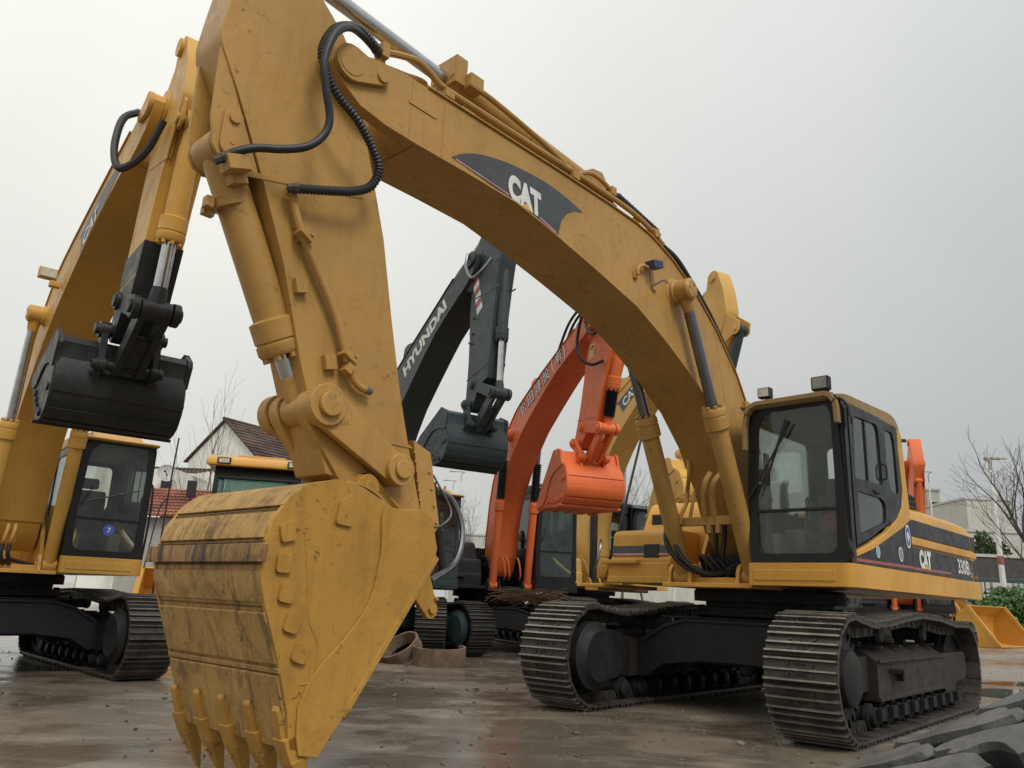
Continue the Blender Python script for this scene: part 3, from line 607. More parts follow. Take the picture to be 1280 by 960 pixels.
    for y0, y1 in ((-.36,-.31),(.31,.36)): m.prism(rnd([(1.0,1.29),(.95,1.5),(.75,1.85),(.55,2.0),(.35,2.0),(-.3,1.75),(-.9,1.5),(-.9,1.29)], .06), y0, y1)
    m.cyl((F[0],-.38,F[1]), (F[0],.38,F[1]), .09); m.bx(-.9, .2, -.31, .31, 1.3, 1.34); m.build('boom_bracket', hull, root, .008)
    # ---- stick
    T0 = (6.86, 5.13)
    stp = [(7.05,5.2),(6.95,5.28),(6.84,5.29),(6.73,5.22),(6.645,4.90),(6.44,4.72),(6.34,4.58),(6.29,4.42),(6.25,4.27),(6.105,3.85),(5.953,3.38),(5.83,2.84),(5.71,2.36),(5.6,2.0),(5.47,1.62),(5.44,1.5),(5.48,1.36),(5.58,1.31),(5.68,1.36),(5.74,1.46),(5.9,1.66),(6.09,1.72),(6.23,1.74),(6.33,1.98),(6.49,2.39),(6.674,2.95),(6.868,3.40),(7.093,3.88),(7.25,4.17),(7.262,4.26),(7.24,4.45),(7.2,4.75)]
    sw = .165; wt = P.get('stw', 1.0)
    m = MB(); m.prism([st(p) for p in stp], -sw*wt, sw*wt); stick = m.build('stick', P.get('stickm', boomM), root, .006)
    m = MB(); ins = rnd([(7.225,4.2),(7.07,3.88),(6.85,3.40),(6.65,2.95),(6.47,2.39),(6.31,1.99),(6.22,1.80),(5.56,1.80),(5.62,2.0),(5.73,2.36),(5.85,2.84),(5.97,3.37),(6.125,3.84)], .02)
    m.cyl((Nn[0],-.185,Nn[1]), (Nn[0],.185,Nn[1]), .17, n=28); m.build('stick_boss', P.get('stickm', boomM), stick, .004)
    m = MB(); b_ = st(T0); m.cyl((b_[0],-.2,b_[1]), (b_[0],.2,b_[1]), .09, n=20); m.build('tail_pin', P.get('stickm', boomM), stick, .004)
    for s_ in (-1, 1):
        m = MB(); m.prism([st(p) for p in [(5.57,2.0),(5.60,2.02),(6.36,2.05),(6.345,2.0)]], s_*sw*wt, s_*(sw*wt+.006)); m.build('weld_seam', P.get('stickm', boomM), stick); m = MB(); m.prism([st(p) for p in [(7.0,3.43),(6.98,3.40),(6.15,3.60),(6.16,3.63)]], s_*sw*wt, s_*(sw*wt+.005)); m.build('weld_seam', P.get('stickm', boomM), stick)
    H = P.get('H', (7.10, 3.60)); S0 = st((5.77,1.82)); Lp = P['L']
    m = MB(); hz0 = Vector(st((7.24,4.18))); hz1 = Vector(st((6.9,3.45)))
    for y0, y1 in ((.122,.15),(-.15,-.122)): m.prism([tuple(hz0), (H[0]+.05*math.cos(st.a)+.085, H[1]+.12)]+[(H[0]+.12*math.cos(a), H[1]+.12*math.sin(a)) for a in (.3, -.3, -.9, -1.5, -2.1)]+[tuple(hz1)], y0, y1)
    m.cyl((H[0],-.17,H[1]), (H[0],.17,H[1]), .055, n=14)
    if main: m.prism(hull2((H[0]+.01,H[1]+.16), (H[0],H[1]-.02), .06, .075), .151, .172); m.cyl((H[0]+.01,.172,H[1]+.15), (H[0]+.01,.19,H[1]+.15), .034, n=12); m.cyl((H[0],.172,H[1]+.0), (H[0],.176,H[1]+.0), .018, n=10)
    m.build('cylinder_bracket', P.get('stickm', boomM), stick, .005)
    if P.get('tip'):   # lower end painted black
        m = MB(); m.prism([st(p) for p in [(5.70,2.44),(5.585,2.0),(5.455,1.62),(5.42,1.5),(5.47,1.345),(5.58,1.29),(5.69,1.345),(5.90,1.645),(6.10,1.705),(6.24,1.725),(6.345,1.98),(6.53,2.44)]], -sw*wt-.006, sw*wt+.006); m.build('stick_tip', P['tip'], stick, .004)
    # ---- other cylinders
    sc0 = bm((3.52,4.90)); sc1 = st(T0); L = math.hypot(sc1[0]-sc0[0], sc1[1]-sc0[1])
    cylinder(root, 'stick_cylinder', sc0, sc1, 0, .105 if main else .09, .058, min(1.82*kb_, L*.6), P.get('cylm', boomM), P.get('rod2', 'chrome'))
    L = math.hypot(H[0]-Lp[0], H[1]-Lp[1]); cylinder(root, 'bucket_cylinder', H, Lp, 0, .112 if main else .095, .062, L*P.get('bcf', .76), P.get('bcylm', boomM), P.get('rod2', 'chrome'), eye=P.get('linkm'), boot=(L*.93 if P.get('bboot') else False))
    # ---- linkage
    lm = P.get('linkm', boomM); lf = 1. if main else .68; lr = 1. if main else .82
    for s_ in (1, -1):
        m = MB(); m.prism(hull2(Lp, S0, .125*lr, .10*lr), s_*.225*lf, s_*.275*lf); m.prism(circ(S0, .105*lr, 20), s_*.2*lf, s_*.32*lf); m.prism(circ(Lp, .13*lr, 20), s_*.205*lf, s_*.30*lf)
        m.cyl((S0[0], s_*.32*lf, S0[1]), (S0[0], s_*.345*lf, S0[1]), .06, n=16); m.cyl((Lp[0], s_*.30*lf, Lp[1]), (Lp[0], s_*.335*lf, Lp[1]), .075*lr, n=20)
        m.build('side_link', lm, root, .008)
    phi = P['phi']; kb = P.get('kb', 1.0); dK = Vector((.41*kb, .23*kb)); K = (Bp[0]+dK.x*math.cos(phi)-dK.y*math.sin(phi), Bp[1]+dK.x*math.sin(phi)+dK.y*math.cos(phi))
    m = MB()
    for y0, y1 in ((.10,.19),(-.19,-.10)): m.prism(hull2(Lp, K, .115*lr, .10*lr), y0*lf, y1*lf)
    m.bx(0,0,0,0,0,0) if False else None
    mid = ((Lp[0]+K[0])/2, (Lp[1]+K[1])/2); q0 = (mid[0]+(K[0]-mid[0])*.8, mid[1]+(K[1]-mid[1])*.8); m.prism(hull2(mid, q0, .05, .05), -.11, .11)
    m.cyl((Lp[0],-.2*lf,Lp[1]), (Lp[0],.2*lf,Lp[1]), .075*lr, n=16); m.build('bucket_link', lm, root, .008)
    bucket(root, Bp, phi, kb, P.get('wb', .6), dict(back=P.get('bback', P['bkt']), side=P['bkt'], wear=P.get('bwear', P['bkt']), bar=P.get('bbar', P['bkt']), pin=P.get('bpin', P['bkt'])), 'main' if main else 'back')
    # ---- pipes along the boom top for every machine
    m = MB()
    for y in (.17, .09, -.09, -.17): m.tube([(*bm((x,z))[:1], y, bm((x,z))[1]) for x, z in ((5.6,4.70),(5.0,4.70),(4.2,4.70),(3.4,4.69),(2.85,4.62))], .02, 6, 3)
    for x, z in ((5.5,4.66),(4.1,4.66),(3.0,4.64)): p = bm((x, z)); m.box((p[0],0,p[1]), (.09,.46,.1), ry=-bm.a)
    m.build('hydraulic_pipe', P.get('pipem', boomM), boom, .003)
    m = MB()
    for y in (.17, .09, -.17): m.tube([(*bm((x,z))[:1], y, bm((x,z))[1]) for x, z in ((2.85,4.63),(2.35,4.47),(1.75,4.16),(1.15,3.66),(.7,3.0),(.35,2.3),(.1,1.7))], .024, 8, 4)
    m.build('hydraulic_hose', 'hose', boom)
    k_ = P.get('cabz', 1.); cab.scale = (1, 1, k_); cab.location.z = 1.5*(1-k_)
    return dict(root=root, bm=bm, st=st, boom=boom, stick=stick, cab=cab, hd=hd)
# ---------------------------------------------------------------- camera
PITCH, ROLL, FPX, CH = .2621, .0403, 1002.47, 1.0551
_f = Vector((0, math.cos(PITCH), math.sin(PITCH))); _r = Vector((1, 0, 0)); _u = _r.cross(_f)
RT = _r*math.cos(ROLL)+_u*math.sin(ROLL); UP = -_r*math.sin(ROLL)+_u*math.cos(ROLL)
cd = bpy.data.cameras.new('camera'); cd.sensor_width = 36; cd.lens = 36*FPX/1280; cd.clip_end = 3000; cd.clip_start = .05
cam = bpy.data.objects.new('camera', cd); C.objects.link(cam)
cam.matrix_world = Matrix(((RT.x, UP.x, -_f.x, 0), (RT.y, UP.y, -_f.y, 0), (RT.z, UP.z, -_f.z, CH), (0, 0, 0, 1)))
bpy.context.scene.camera = cam
def at(x, y, Y):
    """world point at depth Y seen at photo position x, y (used to survey the far background)"""
    d = _f+RT*((x-640)/FPX)-UP*((y-480)/FPX); t = Y/d.y; return Vector((d.x*t, Y, CH+d.z*t))
def gx(x, Y):
    return at(x, 748+.0403*(x-640), Y).x

# ---------------------------------------------------------------- light
sun_el, sun_az = R(48), R(150)     # azimuth measured from +Y towards +X
w = bpy.data.worlds.new('World'); bpy.context.scene.world = w; w.use_nodes = True
nt = w.node_tree; L = nt.links.new; bg = nt.nodes['Background']
sky = nt.nodes.new('ShaderNodeTexSky'); sky.sky_type = 'NISHITA'; sky.sun_disc = False; sky.sun_elevation = sun_el; sky.sun_rotation = sun_az
sky.air_density = 1; sky.dust_density = 6; sky.ozone_density = 1
hs = nt.nodes.new('ShaderNodeHueSaturation'); hs.inputs['Saturation'].default_value = .10; hs.inputs['Value'].default_value = .6; L(sky.outputs[0], hs.inputs['Color'])
tc = nt.nodes.new('ShaderNodeTexCoord'); sx = nt.nodes.new('ShaderNodeSeparateXYZ'); L(tc.outputs['Generated'], sx.inputs[0])
el = ramp(nt, sx.outputs['Z'], 0., .95, (7.7,7.75,7.6,1), (15.5,15.4,15.0,1))
lr = math_(nt, 'MULTIPLY', math_(nt, 'ADD', math_(nt, 'MULTIPLY', sx.outputs['X'], -1), .62), 1.0)
side = ramp(nt, lr, -.05, 1.25, (.72,.755,.775,1), (1.16,1.155,1.11,1))
cl = noise(nt, tc.outputs['Generated'], 2.2, 5, .5, .4)
clr = ramp(nt, cl, .3, .72, (.95,.955,.96,1), (1.05,1.05,1.045,1))
over = mix(nt, 1., mix(nt, 1., el, side, 'MULTIPLY'), clr, 'MULTIPLY')
L(mix(nt, .9, hs.outputs[0], over), bg.inputs[0]); bg.inputs[1].default_value = .075
sd = bpy.data.lights.new('sun', 'SUN'); sd.energy = 1.7; sd.angle = R(20); sd.color = (1, .965, .91)
so = bpy.data.objects.new('sun', sd); C.objects.link(so)
dirv = Vector((math.sin(sun_az)*math.cos(sun_el), math.cos(sun_az)*math.cos(sun_el), math.sin(sun_el)))
so.rotation_euler = dirv.to_track_quat('Z', 'Y').to_euler()
sc = bpy.context.scene; sc.view_settings.view_transform = 'Standard'; sc.view_settings.look = 'None'; sc.view_settings.exposure = 0
sc.cycles.max_bounces = 6; sc.cycles.transparent_max_bounces = 16; sc.cycles.use_denoising = True

# ---------------------------------------------------------------- ground
def ground_mat():
    m, nt, out = _nodes('wet_concrete'); L = nt.links.new
    b = N(nt, 'ShaderNodeBsdfPrincipled'); L(b.outputs[0], out.inputs[0]); v = coords(nt)
    vs = coords(nt, (.35, 1.6, 1))
    n0 = noise(nt, v, .22, 5, .6, .5); n1 = noise(nt, v, 1.1, 8, .65, .8); n2 = noise(nt, v, 9, 8, .72); n3 = noise(nt, v, 60, 6, .7); ns = noise(nt, vs, 1.6, 8, .7, .6)
    c = mix(nt, ramp(nt, n1, .3, .7), (.115,.092,.066), (.24,.198,.148))
    c = mix(nt, math_(nt, 'MULTIPLY', ramp(nt, ns, .50, .64), .6), c, (.36,.325,.27))
    c = mix(nt, math_(nt, 'MULTIPLY', ramp(nt, n2, .5, .75), .45), c, (.055,.045,.034))
    c = mix(nt, math_(nt, 'MULTIPLY', ramp(nt, n3, .45, .75), .3), c, (.27,.24,.20))
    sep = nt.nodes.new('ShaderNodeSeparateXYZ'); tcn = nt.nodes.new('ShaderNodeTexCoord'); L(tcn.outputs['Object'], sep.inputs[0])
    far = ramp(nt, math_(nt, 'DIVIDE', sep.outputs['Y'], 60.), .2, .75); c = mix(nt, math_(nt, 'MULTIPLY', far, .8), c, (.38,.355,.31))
    wet = ramp(nt, math_(nt, 'ADD', math_(nt, 'MULTIPLY', n0, .55), math_(nt, 'MULTIPLY', n1, .45)), .43, .53)
    c = mix(nt, math_(nt, 'MULTIPLY', wet, .45), c, (.06,.05,.040))
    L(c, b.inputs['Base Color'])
    rg = math_(nt, 'SUBTRACT', .46, math_(nt, 'MULTIPLY', wet, .38)); rg = math_(nt, 'ADD', rg, math_(nt, 'MULTIPLY', ramp(nt, n2, .3, .7), .14)); L(rg, b.inputs['Roughness'])
    b.inputs['Specular IOR Level'].default_value = .5
    bp = N(nt, 'ShaderNodeBump'); bp.inputs['Strength'].default_value = .5; bp.inputs['Distance'].default_value = .02
    h = math_(nt, 'ADD', math_(nt, 'MULTIPLY', n2, .6), math_(nt, 'MULTIPLY', n3, .30)); L(math_(nt, 'MULTIPLY', h, math_(nt, 'SUBTRACT', 1., math_(nt, 'MULTIPLY', wet, .75))), bp.inputs['Height'])
    L(bp.outputs[0], b.inputs['Normal']); return m
MT['ground'] = ground_mat()
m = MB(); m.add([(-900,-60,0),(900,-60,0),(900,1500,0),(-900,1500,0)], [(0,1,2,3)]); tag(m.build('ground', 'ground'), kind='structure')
MT['water'] = plain('puddle_water', (.03,.028,.024), .03); MT['soil'] = rusty('bare_soil', (.08,.06,.04), (.16,.125,.09), .95, 0)
def blob(cx, cy, rx, ry, z, rot=0, n=40, seed=1):
    rd = random.Random(seed); ph = [rd.uniform(0, 6.3) for _ in range(4)]; v = []
    for i in range(n):
        a = 2*PI*i/n; k = 1+.18*math.sin(2*a+ph[0])+.12*math.sin(3*a+ph[1])+.07*math.sin(7*a+ph[2]); x, y = rx*k*math.cos(a), ry*k*math.sin(a); v.append((cx+x*math.cos(rot)-y*math.sin(rot), cy+x*math.sin(rot)+y*math.cos(rot), z))
    return v
for i, (cx, cy, rx, ry) in enumerate(((7.6,12.3,.95,.8),(9.4,14.5,1.2,.5))):
    m = MB(); m.add(blob(cx, cy, rx, ry, .004, .2*i, seed=i), [tuple(range(40))]); tag(m.build('puddle', 'water'), kind='structure')

# ---------------------------------------------------------------- the big excavator in front
E1 = excavator(dict(main=True, x=3.0358, y=9.4781, ang=-2.3224, s=1.0, du=.038, N=N0, B=B0, L=(6.345,2.13), phi=0, boom='yel', hull='yel_hull', bkt='yel_bkt', bwear='yel_wear', bback='yel_wear', bbar='bar_wear',
    roof='tan', sidef='undb', boxm='yel_hull', cab='blk', rod='chrome_d', H=(7.10,3.57),
    label='large yellow excavator in front with its bucket teeth down on the wet concrete'))
root, boom, stick = E1['root'], E1['boom'], E1['stick']
def vy(pts, y): return [(x, y, z) for x, z in pts]
# boom decal: charcoal fin with pink line and lettering on the left face
m = MB(); m.prism([tuple(v[:2]) for v in catmull([(5.50,4.175,0),(5.38,4.26,0),(5.18,4.34,0),(4.86,4.405,0),(4.47,4.43,0),(4.2,4.41,0),(3.93,4.36,0)], 4)]+[(4.05,4.325),(4.15,4.26),(4.22,4.17),(4.25,4.07),(4.27,4.0),(4.6,4.06),(5.0,4.12)], .2855, .2885); dc = m.build('decal', 'decal', boom)
m = MB(); m.prism([(5.46,4.182),(5.46,4.168),(5.0,4.138),(4.88,4.122),(4.88,4.138)], .2885, .290); m.prism([(4.50,4.075),(4.50,4.091),(4.29,4.038),(4.29,4.021)], .2885, .290); m.build('decal_line', 'pink', dc)
tx = (-.998, 0, -.06)
text('CAT', 'lettering', 'white', dc, (4.88,.2905,4.10), tx, (.10,0,1), .225, .40, bold=.065)
m = MB(); m.prism([(4.74,4.092),(4.60,4.085),(4.665,4.145)], .2925, .2935); m.build('logo_triangle', 'logo_y', dc)
# pipes, clamps, hoses of the boom
m = MB()
for y, pts in ((.24, [(6.15,4.71),(6.0,4.77),(5.85,4.81),(5.72,4.78),(5.6,4.735),(5.4,4.73),(4.6,4.73),(3.9,4.73),(3.2,4.72),(2.8,4.66),(2.55,4.57)]), (.16, [(6.1,4.66),(5.9,4.70),(5.72,4.74),(5.58,4.70),(4.6,4.70),(3.2,4.69),(2.7,4.60)])): m.tube(vy(pts, y), .026, 8, 5)
m.tube([(5.3,.20,4.95),(5.0,.2,4.94),(4.4,.2,4.86),(3.9,.2,4.75),(3.3,.18,4.70)], .024, 8, 5); m.tube([(4.0,.22,4.68),(3.86,.22,4.80),(3.7,.22,4.86),(3.5,.22,4.84),(3.42,.22,4.80)], .022, 8, 5)
for x in (5.55, 4.02, 2.72): m.box((x,.2,4.69 if x > 3 else 4.63), (.09,.17,.075), ry=R(0 if x > 3 else 25)); m.box((x,.2,4.735 if x > 3 else 4.67), (.05,.11,.03))
m.box((6.17,.25,4.69), (.06,.10,.11)); m.box((6.17,.25,4.60), (.05,.03,.16)); m.box((3.42,.22,4.80), (.07,.08,.08)); m.box((5.33,.0,5.07), (.12,.30,.24)); m.box((5.22,.17,4.99), (.14,.10,.12))
m.build('hydraulic_pipe', 'yel', boom, .004)
m = MB(); m.tube(vy([(3.40,4.80),(3.2,4.77),(2.9,4.72),(2.6,4.66)], .22), .03, 10); m.tube(vy([(2.55,4.55),(2.3,4.50),(2.0,4.33),(1.6,4.05),(1.2,3.66),(1.0,3.35),(.92,3.1)], .24), .032, 10); m.tube(vy([(2.65,4.62),(2.35,4.58),(2.05,4.42),(1.65,4.14),(1.25,3.74),(1.02,3.4)], .17), .03, 10)
for t in range(14): x = 3.3-t*.05; m.cyl((x,.22,4.81-t*.008), (x+.01,.22,4.79-t*.008), .038, n=8)
m.build('hydraulic_hose', 'hose', boom)
m = MB(); m.tube(vy([(.95,3.22),(.80,2.95),(.65,2.62)], .26), .026, 8); m.box((.98,.24,3.22), (.1,.16,.07)); m.build('hydraulic_pipe', 'yel', boom, .004)
hA = [(6.24,4.645),(6.38,4.665),(6.55,4.58),(6.68,4.42),(6.73,4.2),(6.69,4.03),(6.63,3.86),(6.65,3.74),(6.74,3.63),(6.87,3.57),(7.0,3.535),(7.1,3.48),(7.17,3.42)]
hy = [.28,.31,.40,.45,.45,.44,.42,.40,.38,.33,.28,.24,.2]
m = MB(); m.tube([(x, y, z) for (x, z), y in zip(hA, hy)], .025, 12); m.build('hydraulic_hose', 'hose', boom)
hB = [(6.24,4.66),(6.42,4.70),(6.60,4.58),(6.69,4.36),(6.65,4.2),(6.56,4.07),(6.42,3.97),(6.28,3.86),(6.19,3.74),(6.22,3.61),(6.33,3.53),(6.49,3.47),(6.62,3.43),(6.72,3.40)]
m = MB(); m.tube([(x, .40-.12*abs(i-6)/6*(1 if i > 6 else .9), z) for i, (x, z) in enumerate(hB)], .028, 12, ribs=.024); m.build('ribbed_hose', 'hose', boom)
for a_, b_, r_ in (((6.20,.26,4.66),(6.30,.29,4.67),.036),((6.70,.28,3.405),(6.76,.25,3.39),.034),((7.13,.22,3.45),(7.2,.19,3.39),.032)): m = MB(); m.rev(a_, b_, [(0,r_),(.5,r_),(.52,r_*.85),(1,r_*.85)], 8); m.build('hose_fitting', 'chain', boom)
# lamp bracket, plates, cables on the boom side
m = MB(); m.tube(vy([(3.14,4.03),(3.13,4.10),(3.05,4.15),(2.94,4.16)], .33), .018, 8); m.box((3.13,.30,4.03), (.06,.03,.06)); m.build('lamp_bracket', 'yel', boom, .003)
m = MB(); m.box((2.90,.36,4.20), (.16,.10,.07), ry=R(14)); m.tube([(2.93,.32,4.14),(2.86,.30,4.02),(2.78,.30,3.97),(2.86,.295,4.0),(2.72,.295,4.10),(2.60,.295,4.16),(2.50,.295,4.10)], .004, 6); m.build('boom_lamp', 'lamp_blue', boom, .012)
m = MB(); m.prism([(5.93,4.43),(5.93,4.405),(5.68,4.40),(5.66,4.42),(5.72,4.43)], .285, .292); m.box((5.35,.25,4.635), (.14,.06,.03)); m.prism([(5.60,4.135),(5.60,4.60),(5.588,4.60),(5.588,4.135)], .285, .2885); m.prism([(1.62,3.9),(1.64,3.92),(1.30,2.66),(1.28,2.66)], .285, .2875); m.build('weld_line', 'yel', boom)
# pipe down the stick
m = MB(); m.tube(vy([(6.75,3.385),(6.70,3.38),(6.675,3.30),(6.60,3.15),(6.45,2.93),(6.30,2.70),(6.21,2.50),(6.19,2.44)], .215), .026, 10); m.tube(vy([(6.19,2.46),(6.14,2.36),(6.08,2.31),(6.02,2.30)], .215), .024, 10)
for x, z in ((6.58,3.17),(6.56,2.84),(6.30,2.42)): m.box((x,.185,z), (.08,.05,.09), ry=R(15))
for x, z in ((6.60,3.14),(6.20,2.47)): m.box((x,.23,z), (.10,.09,.035), ry=R(-30)); m.cyl((x-.03,.23,z),(x-.03,.285,z+.01),.012,n=6)
m.box((6.185,.225,2.41), (.05,.07,.09), ry=R(-30)); m.build('stick_pipe', 'yel', stick, .004)
m = MB(); m.cyl((6.03,.215,2.30), (5.99,.215,2.298), .027, n=10); m.build('pipe_cap', 'chrome_d', stick)
m = MB(); m.box((7.08,.20,3.42), (.14,.12,.09), ry=R(20)); m.box((7.02,.10,3.37), (.10,.14,.06), ry=R(20)); m.box((7.10,-.02,3.18), (.07,.05,.05)); m.rev((7.02,0,3.30),(6.99,0,3.24),[(0,.118),(1,.118)],20); m.box((7.13,.04,3.21),(.05,.06,.07)); m.build('cylinder_port', 'yel', stick, .006)
# riveted guard plate on the back of the stick, beside the bucket pin
m = MB(); m.prism([(5.56,2.06),(5.40,2.0),(5.28,1.52),(5.36,1.40),(5.42,1.44)], -.13, .16)
for i in range(9): t = i/8; m.cyl((5.55-.12*t,.16,1.98-.50*t),(5.55-.12*t,.172,1.98-.50*t),.011,n=6); m.cyl((5.42-.12*t,.16,1.92-.44*t),(5.42-.12*t,.172,1.92-.44*t),.011,n=6) if i % 2 else None
m.build('guard_plate', 'yel', stick, .005)
# spare linkage hanging behind the bucket mouth
bko = [o for o in root.children if o.name.split('.')[0] == 'bucket'][0]
q = lambda x, y, z: (x-B0[0], y, z-B0[1])
m = MB(); m.prism([(p[0]-B0[0], p[1]-B0[1]) for p in hull2((5.60,1.17), (5.47,.97), .10, .055)], .30, .34); m.cyl(q(5.47,.34,.97), q(5.47,.36,.97), .025, n=10); m.cyl(q(5.44,.34,1.04), q(5.44,.36,1.04), .014, n=8); m.build('shackle_plate', 'yel_bkt', bko, .006)
m = MB(); m.tube([q(5.30,.1,1.78),q(5.16,.15,1.70),q(5.1,.2,1.5),q(5.2,.25,1.28),q(5.45,.3,1.15)], .02, 8); m.tube([q(5.33,.12,1.86),q(5.2,.18,1.62),q(5.35,.22,1.50),q(5.5,.24,1.52)], .008, 6); m.build('loose_cable', 'chrome_d', bko)
m = MB(); m.cyl(q(5.28,.05,1.82), q(5.12,.05,1.2), .032, n=12); m.build('breaker_line', 'hose', bko)
# boom-foot hoses, deck gear
m = MB()
for y, o in ((.02,0),(-.06,.05),(-.5,.02),(-.58,.06)):
    if y > -.3: m.tube([(1.05+o,y,2.0),(1.03+o,y,1.8),(1.05,y-.02,1.6),(.95,y-.05,1.45),(.8,y-.05,1.42)], .026, 8)
    else: m.tube([(1.32+o,y+.1,1.92),(1.36+o,y+.12,1.7),(1.36,y+.25,1.5),(1.25,y+.42,1.40),(1.0,y+.6,1.42),(.7,y+.6,1.45)], .026, 8)
for i in range(7): m.tube([(.75+.05*i,.28-.05*i,1.36),(.85+.05*i,.22-.07*i,1.50+.015*i),(1.0,.1-.06*i,1.46),(1.1,.05-.05*i,1.36)], .024, 6)
m.build('hydraulic_hose', 'hose', root)
m = MB(); m.bx(.25, .75, -.28, .30, 1.34, 1.62); m.build('swing_motor_shade_block', 'rubber', root)  # black block between the brackets, its colour replaces the deep shade there
m = MB()
m.tube([(1.22,-.28,2.75),(1.3,-.24,2.6),(1.34,-.22,2.42),(1.24,-.3,2.28),(1.26,-.3,2.15),(1.38,-.3,2.0),(1.38,-.3,1.9)], .024, 8)
m.tube([(1.2,-.22,2.3),(1.28,-.2,2.2),(1.32,-.22,2.0),(1.32,-.22,1.9)], .02, 8)
for y in (.10, .20): m.tube([(1.45-.05*(y > .15),y,2.42),(1.50,y-.04,2.30),(1.46,y-.08,2.15),(1.40,y-.1,2.0),(1.36,y-.1,1.9)], .03, 8)
m.box((1.36,.18,1.93), (.06,.48,.09)); m.box((1.32,-.24,1.93), (.06,.34,.09)); m.box((.95,.28,1.42), (.10,.08,.12)); m.cyl((1.0,.12,1.40),(1.0,.40,1.40),.02,n=8)
for y in (.03, .13): m.cyl((1.37,y,1.90),(1.37,y,1.80),.034,n=6)
m.build('hydraulic_pipe', 'yel', root, .004)
# side marks: lettering, stripe, stickers
tl = (-1, 0, 0)
text('CAT', 'lettering', 'white', root, (-.68,1.453,1.56), tl, (0,0,1), .205, .42, bold=.065)
m = MB(); m.prism([(-.85,1.56),(-1.0,1.56),(-.925,1.62)], 1.4555, 1.4565); m.build('logo_triangle', 'logo_y', root)
text('330B', 'lettering', 'white', root, (-2.18,1.453,1.575), tl, (0,0,1), .18, .50, bold=.025); text('L', 'lettering', 'white', root, (-2.71,1.453,1.60), tl, (0,0,1), .10, .06, bold=.0); text('LS', 'lettering', 'white', root, (-2.72,1.453,1.56), tl, (0,0,1), .05, .09)
m = MB(); m.prism([(1.35,1.52),(1.35,1.548),(-.4,1.562),(-.4,1.535)], 1.4665, 1.4695); m.prism([(-.46,1.533),(-.46,1.56),(-1.85,1.572),(-1.85,1.547)], 1.4525, 1.455); m.build('red_stripe', 'red', root)
m = MB(); m.bx(-3.1, -2.93, 1.448, 1.451, 1.545, 1.575); m.build('red_stripe', 'red', root)
for (x, z, rx, rz, mt) in ((-.30,1.87,.085,.125,'sticker_b'),(.66,1.645,.055,.06,'sticker_c'),(-.02,1.665,.07,.075,'white')):
    m = MB(); m.prism([(x+rx*math.cos(a*PI/12), z+rz*math.sin(a*PI/12)) for a in range(24)], 1.4685, 1.4700); k = m.build('sticker', 'white', root)
    m = MB(); m.prism([(x+rx*.82*math.cos(a*PI/12), z+rz*.82*math.sin(a*PI/12)) for a in range(24)], 1.4705, 1.4712); m.build('sticker_centre', 'sticker_b' if mt == 'sticker_b' else mt if mt != 'white' else 'lens_g', k)
    if mt == 'sticker_b': m = MB(); m.prism([(x-.05,z),(x,z+.06),(x+.045,z+.02),(x+.01,z-.07)], 1.4716, 1.4722); m.build('sticker_mark', 'white', k)

# ---------------------------------------------------------------- the row of parked excavators behind
def right_text(E, body, mat, a, b, h, off=.0, bold=.04, name='lettering', y=-.2875, d=.002):
    """lettering on the right-hand face of the boom between template points a and b"""
    A, B = E['bm'](a), E['bm'](b); r = Vector((B[0]-A[0], 0, B[1]-A[1])); u = Vector((-r.z, 0, r.x)).normalized()
    return text(body, name, mat, E['boom'], (A[0], y, A[1]), r, u, h, r.length, bold=bold)
E2 = excavator(dict(x=-6.288, y=10.29, ang=-.893, s=.899, du=.08, N=(5.93,5.55), B=(5.39,3.44), L=(6.10,3.50), phi=R(-108), H=(6.42,5.22), stp=.74, boom='yel2', hull='yel2', bkt='blkb', linkm='blkb', tip='blkb', bcf=.62,
    rod='chrome', rod2='chrome', kb=.75, wb=.58, slim=.85, label='yellow excavator at the left edge holding up a black bucket'))
bm = E2['bm']
m = MB(); m.prism([bm(p) for p in [(5.6,4.30),(5.45,4.40),(5.2,4.46),(4.8,4.48),(4.3,4.46),(3.9,4.42),(4.0,4.34),(4.05,4.2),(4.05,4.02),(4.8,4.14)]], -.2885, -.2855); m.build('decal', 'decal', E2['boom'])
right_text(E2, 'CAT', 'white', (4.15,4.09), (4.75,4.17), .2, y=-.289)
m = MB(); m.box((*bm((3.2,4.1))[:1], -.36, bm((3.2,4.1))[1]), (.10,.12,.07)); q_ = bm((3.2,4.1)); m.box((q_[0]-.02,-.45,q_[1]+.12), (.10,.20,.13)); bl = m.build('boom_lamp', 'yel2', E2['boom'], .01)
m = MB(); m.box((q_[0]+.035,-.45,q_[1]+.12), (.01,.17,.10)); m.build('lens', 'lens', bl)
m = MB(); m.rev((1.385,1.0,1.86),(1.388,1.0,1.86),[(0,.075),(1,.075)],24); k = m.build('sticker', 'sticker_b', E2['cab']); text('7', 'lettering', 'white', k, (1.3895,.982,1.825), (0,1,0), (0,0,1), .068, bold=.02)
m = MB(); n_ = E2['bm'](N0); m.tube([(n_[0]-.45,-.30,n_[1]+.12),(n_[0]-.3,-.45,n_[1]-.1),(n_[0]-.15,-.5,n_[1]-.5),(n_[0]+.0,-.45,n_[1]-.75),(n_[0]+.15,-.3,n_[1]-.6),(n_[0]+.3,-.22,n_[1]-.3)], .035, 8); m.build('hydraulic_hose', 'hose', E2['boom'])
m = MB()
for y in (-.5, -.44, -.18, -.1, .52, .58): m.tube([(1.3,y,1.60),(1.36,y,1.66),(1.36,y+.02,1.78),(1.30,y+.03,1.84),(1.26,y+.04,1.78),(1.26,y+.04,1.62)], .022, 8)
m.build('hydraulic_pipe', 'yel2', E2['root'])
m = MB()
